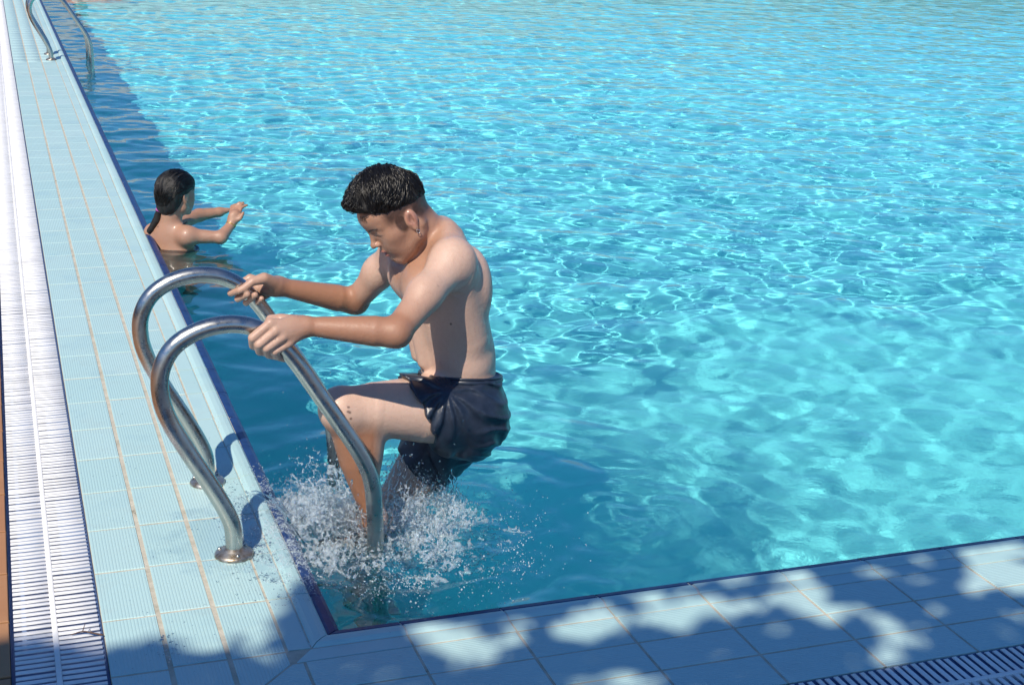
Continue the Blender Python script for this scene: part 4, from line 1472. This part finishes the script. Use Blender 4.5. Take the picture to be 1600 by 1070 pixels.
scatter('surface_foam', C_, R_, foam_mat, 'white foam bubbles on the churned water round the ladder')
# bubbles carried under the surface in the aerated stretch
C_, R_ = [], []
bub_mat = material('air_bubbles', (.66, .92, .94), .6, Alpha=.7)
xx, yy = rs.normal(.24, .14, 7000), rs.normal(.62, .16, 7000)
k_ = (xx > .05) & (yy > .05); xx, yy = xx[k_], yy[k_]
zz = WL - .014 - rs.exponential(.035, len(xx))
bb = scatter('air_bubbles', np.stack([xx, yy, zz], 1), rs.uniform(.0008, .0021, len(xx)), bub_mat, 'cloud of tiny air bubbles under the splash by the ladder', tv=OCT_V, tf=OCT_F)
bb.cycles.is_caustics_receiver = True
# wet film and drops on the coping by the near handrail
C_, R_ = [], []
while len(C_) < 2600:
    x_, y_ = rs.normal(-.035, .055), rs.uniform(.15, 1.05)
    if x_ > .03 or x_ < -.34 or rs.rand() > math.exp(-((y_ - .55) / .30) ** 2) or vnoise(np.array([x_]), np.array([y_]), np.array([.1]), 22)[0] < rs.uniform(-.7, .4):
        continue
    C_.append((x_, y_, .0015 if x_ < -.048 else .005 if x_ < -.002 else -.002)); R_.append(rs.choice([.0007, .0012, .0020, .0035], p=[.4, .33, .2, .07]))
for i in range(260):
    C_.append((rs.uniform(-.47, -.02), rs.uniform(-.1, 2.4), .0008)); R_.append(rs.uniform(.0006, .0018))
for i in range(46):
    C_.append((rs.normal(-.352, .022), rs.normal(.045, .03), .001)); R_.append(rs.uniform(.001, .0035))
fl_v = ICO_V * [1, 1, .45]
scatter('coping_drops', C_, R_, drop_mat, 'spilled water drops on the pale tiles beside the near handrail', tv=fl_v)
# froth washed over the edge tiles
C_, R_ = [], []
while len(C_) < 9000:
    x_, y_ = rs.uniform(-.16, .034), rs.uniform(.16, 1.06)
    w_ = math.exp(-((y_ - .60) / .27) ** 2) * np.interp(x_, [-.16, -.10, -.05, .034], [0, .25, .9, 1.0])
    v_ = vnoise(np.array([x_]), np.array([y_]), np.array([.4]), 24)[0] + .6 * vnoise(np.array([x_]), np.array([y_]), np.array([.8]), 70)[0]
    if rs.rand() > w_ or v_ < rs.uniform(-.6, .6):
        continue
    z_ = np.interp(x_, [-.16, -.052, -.047, -.0425, -.034, -.02, -.007, -.0012, .006, .022, .034], [0, 0, -.003, .002, .0058, .0062, .004, -.002, -.0015, -.004, -.011])
    C_.append((x_, y_, z_ + .0005)); R_.append(rs.choice([.0006, .0010, .0015, .0024], p=[.36, .36, .22, .06]))
scatter('coping_froth', C_, R_, foam_mat, 'white froth washed over the edge tiles beside the ladder', tv=fl_v)
# drops on the skin
bead_mat = material('skin_beads', (.96, .99, 1.0), .05, IOR=1.33, Alpha=.5)
bead_mat.node_tree.nodes['Principled BSDF'].inputs['Transmission Weight'].default_value = 1
def skin_drops(parent, V, n, seed, zmin=0.0):
    r2 = np.random.RandomState(seed)
    nrm = np.zeros(len(V) * 3, dtype=np.float32)
    parent.data.vertex_normals.foreach_get('vector', nrm) if hasattr(parent.data, 'vertex_normals') else parent.data.vertices.foreach_get('normal', nrm)
    nrm = nrm.reshape(-1, 3)
    ok = np.nonzero((V[:, 2] > zmin))[0]
    j = r2.choice(ok, n)
    R = r2.choice([.0008, .0012, .0019, .0028], n, p=[.4, .35, .2, .05])
    scatter('water_drops', V[j] + nrm[j] * (R * .3)[:, None], R, bead_mat, parent=parent)
skin_drops(body, BV, 240, 3, .02)
skin_drops(wb, WV_, 40, 4, .0)
# twig caught at the grating, blue paint specks
tw = material('dry_twig', (.10, .06, .045), .8)
tr = tag(part('twig', None, *(lambda vf: (vf[0], tri_fix(vf[1])))(sweep(smooth_path([(-.545, .150, .004), (-.520, .147, .010), (-.500, .138, .008), (-.478, .128, .005)], 5), np.linspace(.0012, .0022, 16), 6)), tw), 'small dry twig lying across the grating and the first ribbed tile', 'twig')
V, F = join_np([sweep([(-.52, .147, .010), (-.515, .158, .018), (-.512, .165, .020)], [.0012, .0009, .0004], 5, caps=False), sweep([(-.50, .138, .008), (-.506, .150, .014)], [.0010, .0004], 5, caps=False)])
part('side_shoot', tr, V, F, tw)

# ------------------------------------------------------------------ the tree whose shade falls on the near deck (it stands behind the camera)
bark = material('tree_bark', (.12, .09, .06), .9)
_t = NT(bark)
_t.l(_t.bump(_t.noise(_t.pos((4, 4, 1)), 8, 5), .8, .02), _t.b.inputs['Normal'])
leaf = material('tree_leaf', (.055, .10, .025), .5)
_t = NT(leaf)
_t.l(_t.mix(_t.noise(_t.pos(), 3, 3), (.035, .075, .018), (.08, .13, .03)), _t.b.inputs['Base Color'])
tree = root('tree', (-3.6, -5.2, -.006), 'leafy shade tree standing on the terrace behind the viewer', 'tree')
K = np.array([.62, .70])
def at_h(sx, sy, h):
    """point at height h whose shade falls at (sx, sy)"""
    return A3((sx - K[0] * h, sy - K[1] * h, h))
rt_ = np.random.RandomState(17)
LIT = [(((0.2624, -0.1160, 0.0000)), .085, .032), (((0.3471, -0.1464, 0.0000)), .085, .030), (((0.2427, -0.0468, 0.0000)), .05, .022), (((0.5812, -0.1408, 0.0000)), .10, .030), (((0.7777, -0.1594, 0.0000)), .055, .050),
       (((0.9673, -0.1420, 0.0000)), .085, .030), (((1.0870, -0.1289, 0.0000)), .085, .045), (((1.1797, -0.1068, 0.0000)), .05, .035), (((0.8783, -0.0832, 0.0000)), .04, .030), (((1.2151, -0.2424, 0.0000)), .035, .026), (((1.2299, -0.3144, 0.0000)), .022, .026),
       (((1.2392, -0.3886, 0.0000)), .040, .034), (((1.7067, -0.1946, 0.0000)), .13, .060), (((1.6697, -0.1287, 0.0000)), .07, .04), (((0.5376, -0.3716, 0.0000)), .12, .03), (((1.7552, -0.0682, 0.0000)), .12, .035)]
for i in range(70):
    q_ = rt_.uniform(.0, .014)
    LIT.append(((rt_.uniform(.15, 1.9), -.02 - .46 * rt_.rand() ** 1.5, 0), .004 + q_, .002 + q_))
def limit(x):
    """far edge of the shade on the deck and the water"""
    return np.interp(x, [-2, -.62, -.56, -.50, -.44, -.38, -.33, -.28, -.25, -.21, -.17, -.12, -.07, -.02, .05, .2, .5, .7, .95, 1.3, 1.6, 2.2, 4],
                     [.16, .15, .11, .02, .10, .08, .00, -.02, -.09, .02, -.03, -.04, .16, .30, .22, .10, .04, .03, .0, .03, .0, .05, .2])
pts, hs_ = [], []
while len(pts) < 15500:
    sx, sy = rt_.uniform(-1.6, 3.6), rt_.uniform(-1.9, .40)
    if sy > limit(sx) + rt_.normal(0, .012):
        continue
    if sy < -1.2 and rt_.rand() < .45:
        continue
    bad = False
    for (lx, ly, _z), ax_, ay_ in LIT:
        e_ = ((sx - lx) / (ax_ + .025)) ** 2 + ((sy - ly) / (ay_ + .020)) ** 2
        if e_ < 1.9 and e_ < 1.0 + .9 * vnoise(np.array([sx]), np.array([sy]), np.array([.3]), 16)[0] and rt_.rand() > .03:
            bad = True; break
    if bad:
        continue
    h = 3.4 + 2.6 * rt_.beta(1.6, 1.8)
    pts.append(at_h(sx, sy, h))
pts = np.array(pts)
n = len(pts)
d1 = rt_.normal(0, 1, (n, 3)); d1[:, 2] *= .45; d1 /= np.linalg.norm(d1, axis=1)[:, None]
d2 = np.cross(d1, rt_.normal(0, .5, (n, 3)) + [0, 0, 1.0]); d2 /= np.linalg.norm(d2, axis=1)[:, None]
L_ = rt_.uniform(.040, .075, n)[:, None]; Wd = L_ * .58
V = np.stack([pts - d1 * L_, pts - d1 * L_ * .2 + d2 * Wd, pts + d1 * L_, pts - d1 * L_ * .2 - d2 * Wd], 1).reshape(-1, 3)
F = np.arange(4 * n).reshape(n, 4)
tag(part('crown', tree, V, F, leaf, False), kind='stuff')
base = A3((-3.6, -5.2, -.006))
V, F = sweep(smooth_path([base, base + [.05, .03, 1.2], base + [.20, .15, 2.4], base + [.35, .35, 3.4]], 6), np.linspace(.20, .12, 19), 14)
part('trunk', tree, V, tri_fix(F), bark)
top = base + A3([.35, .35, 3.35])
its = []
for i in range(26):
    e = pts[rt_.randint(n)]
    m_ = (top + e) / 2 + rt_.normal(0, .15, 3) - [0, 0, .15]
    its.append(sweep(smooth_path([top - [0, 0, rt_.uniform(0, .8)], m_, e], 6), np.linspace(.055, .006, 13), 7, caps=False))
V, F = join_np(its)
part('limbs', tree, V, F, bark)
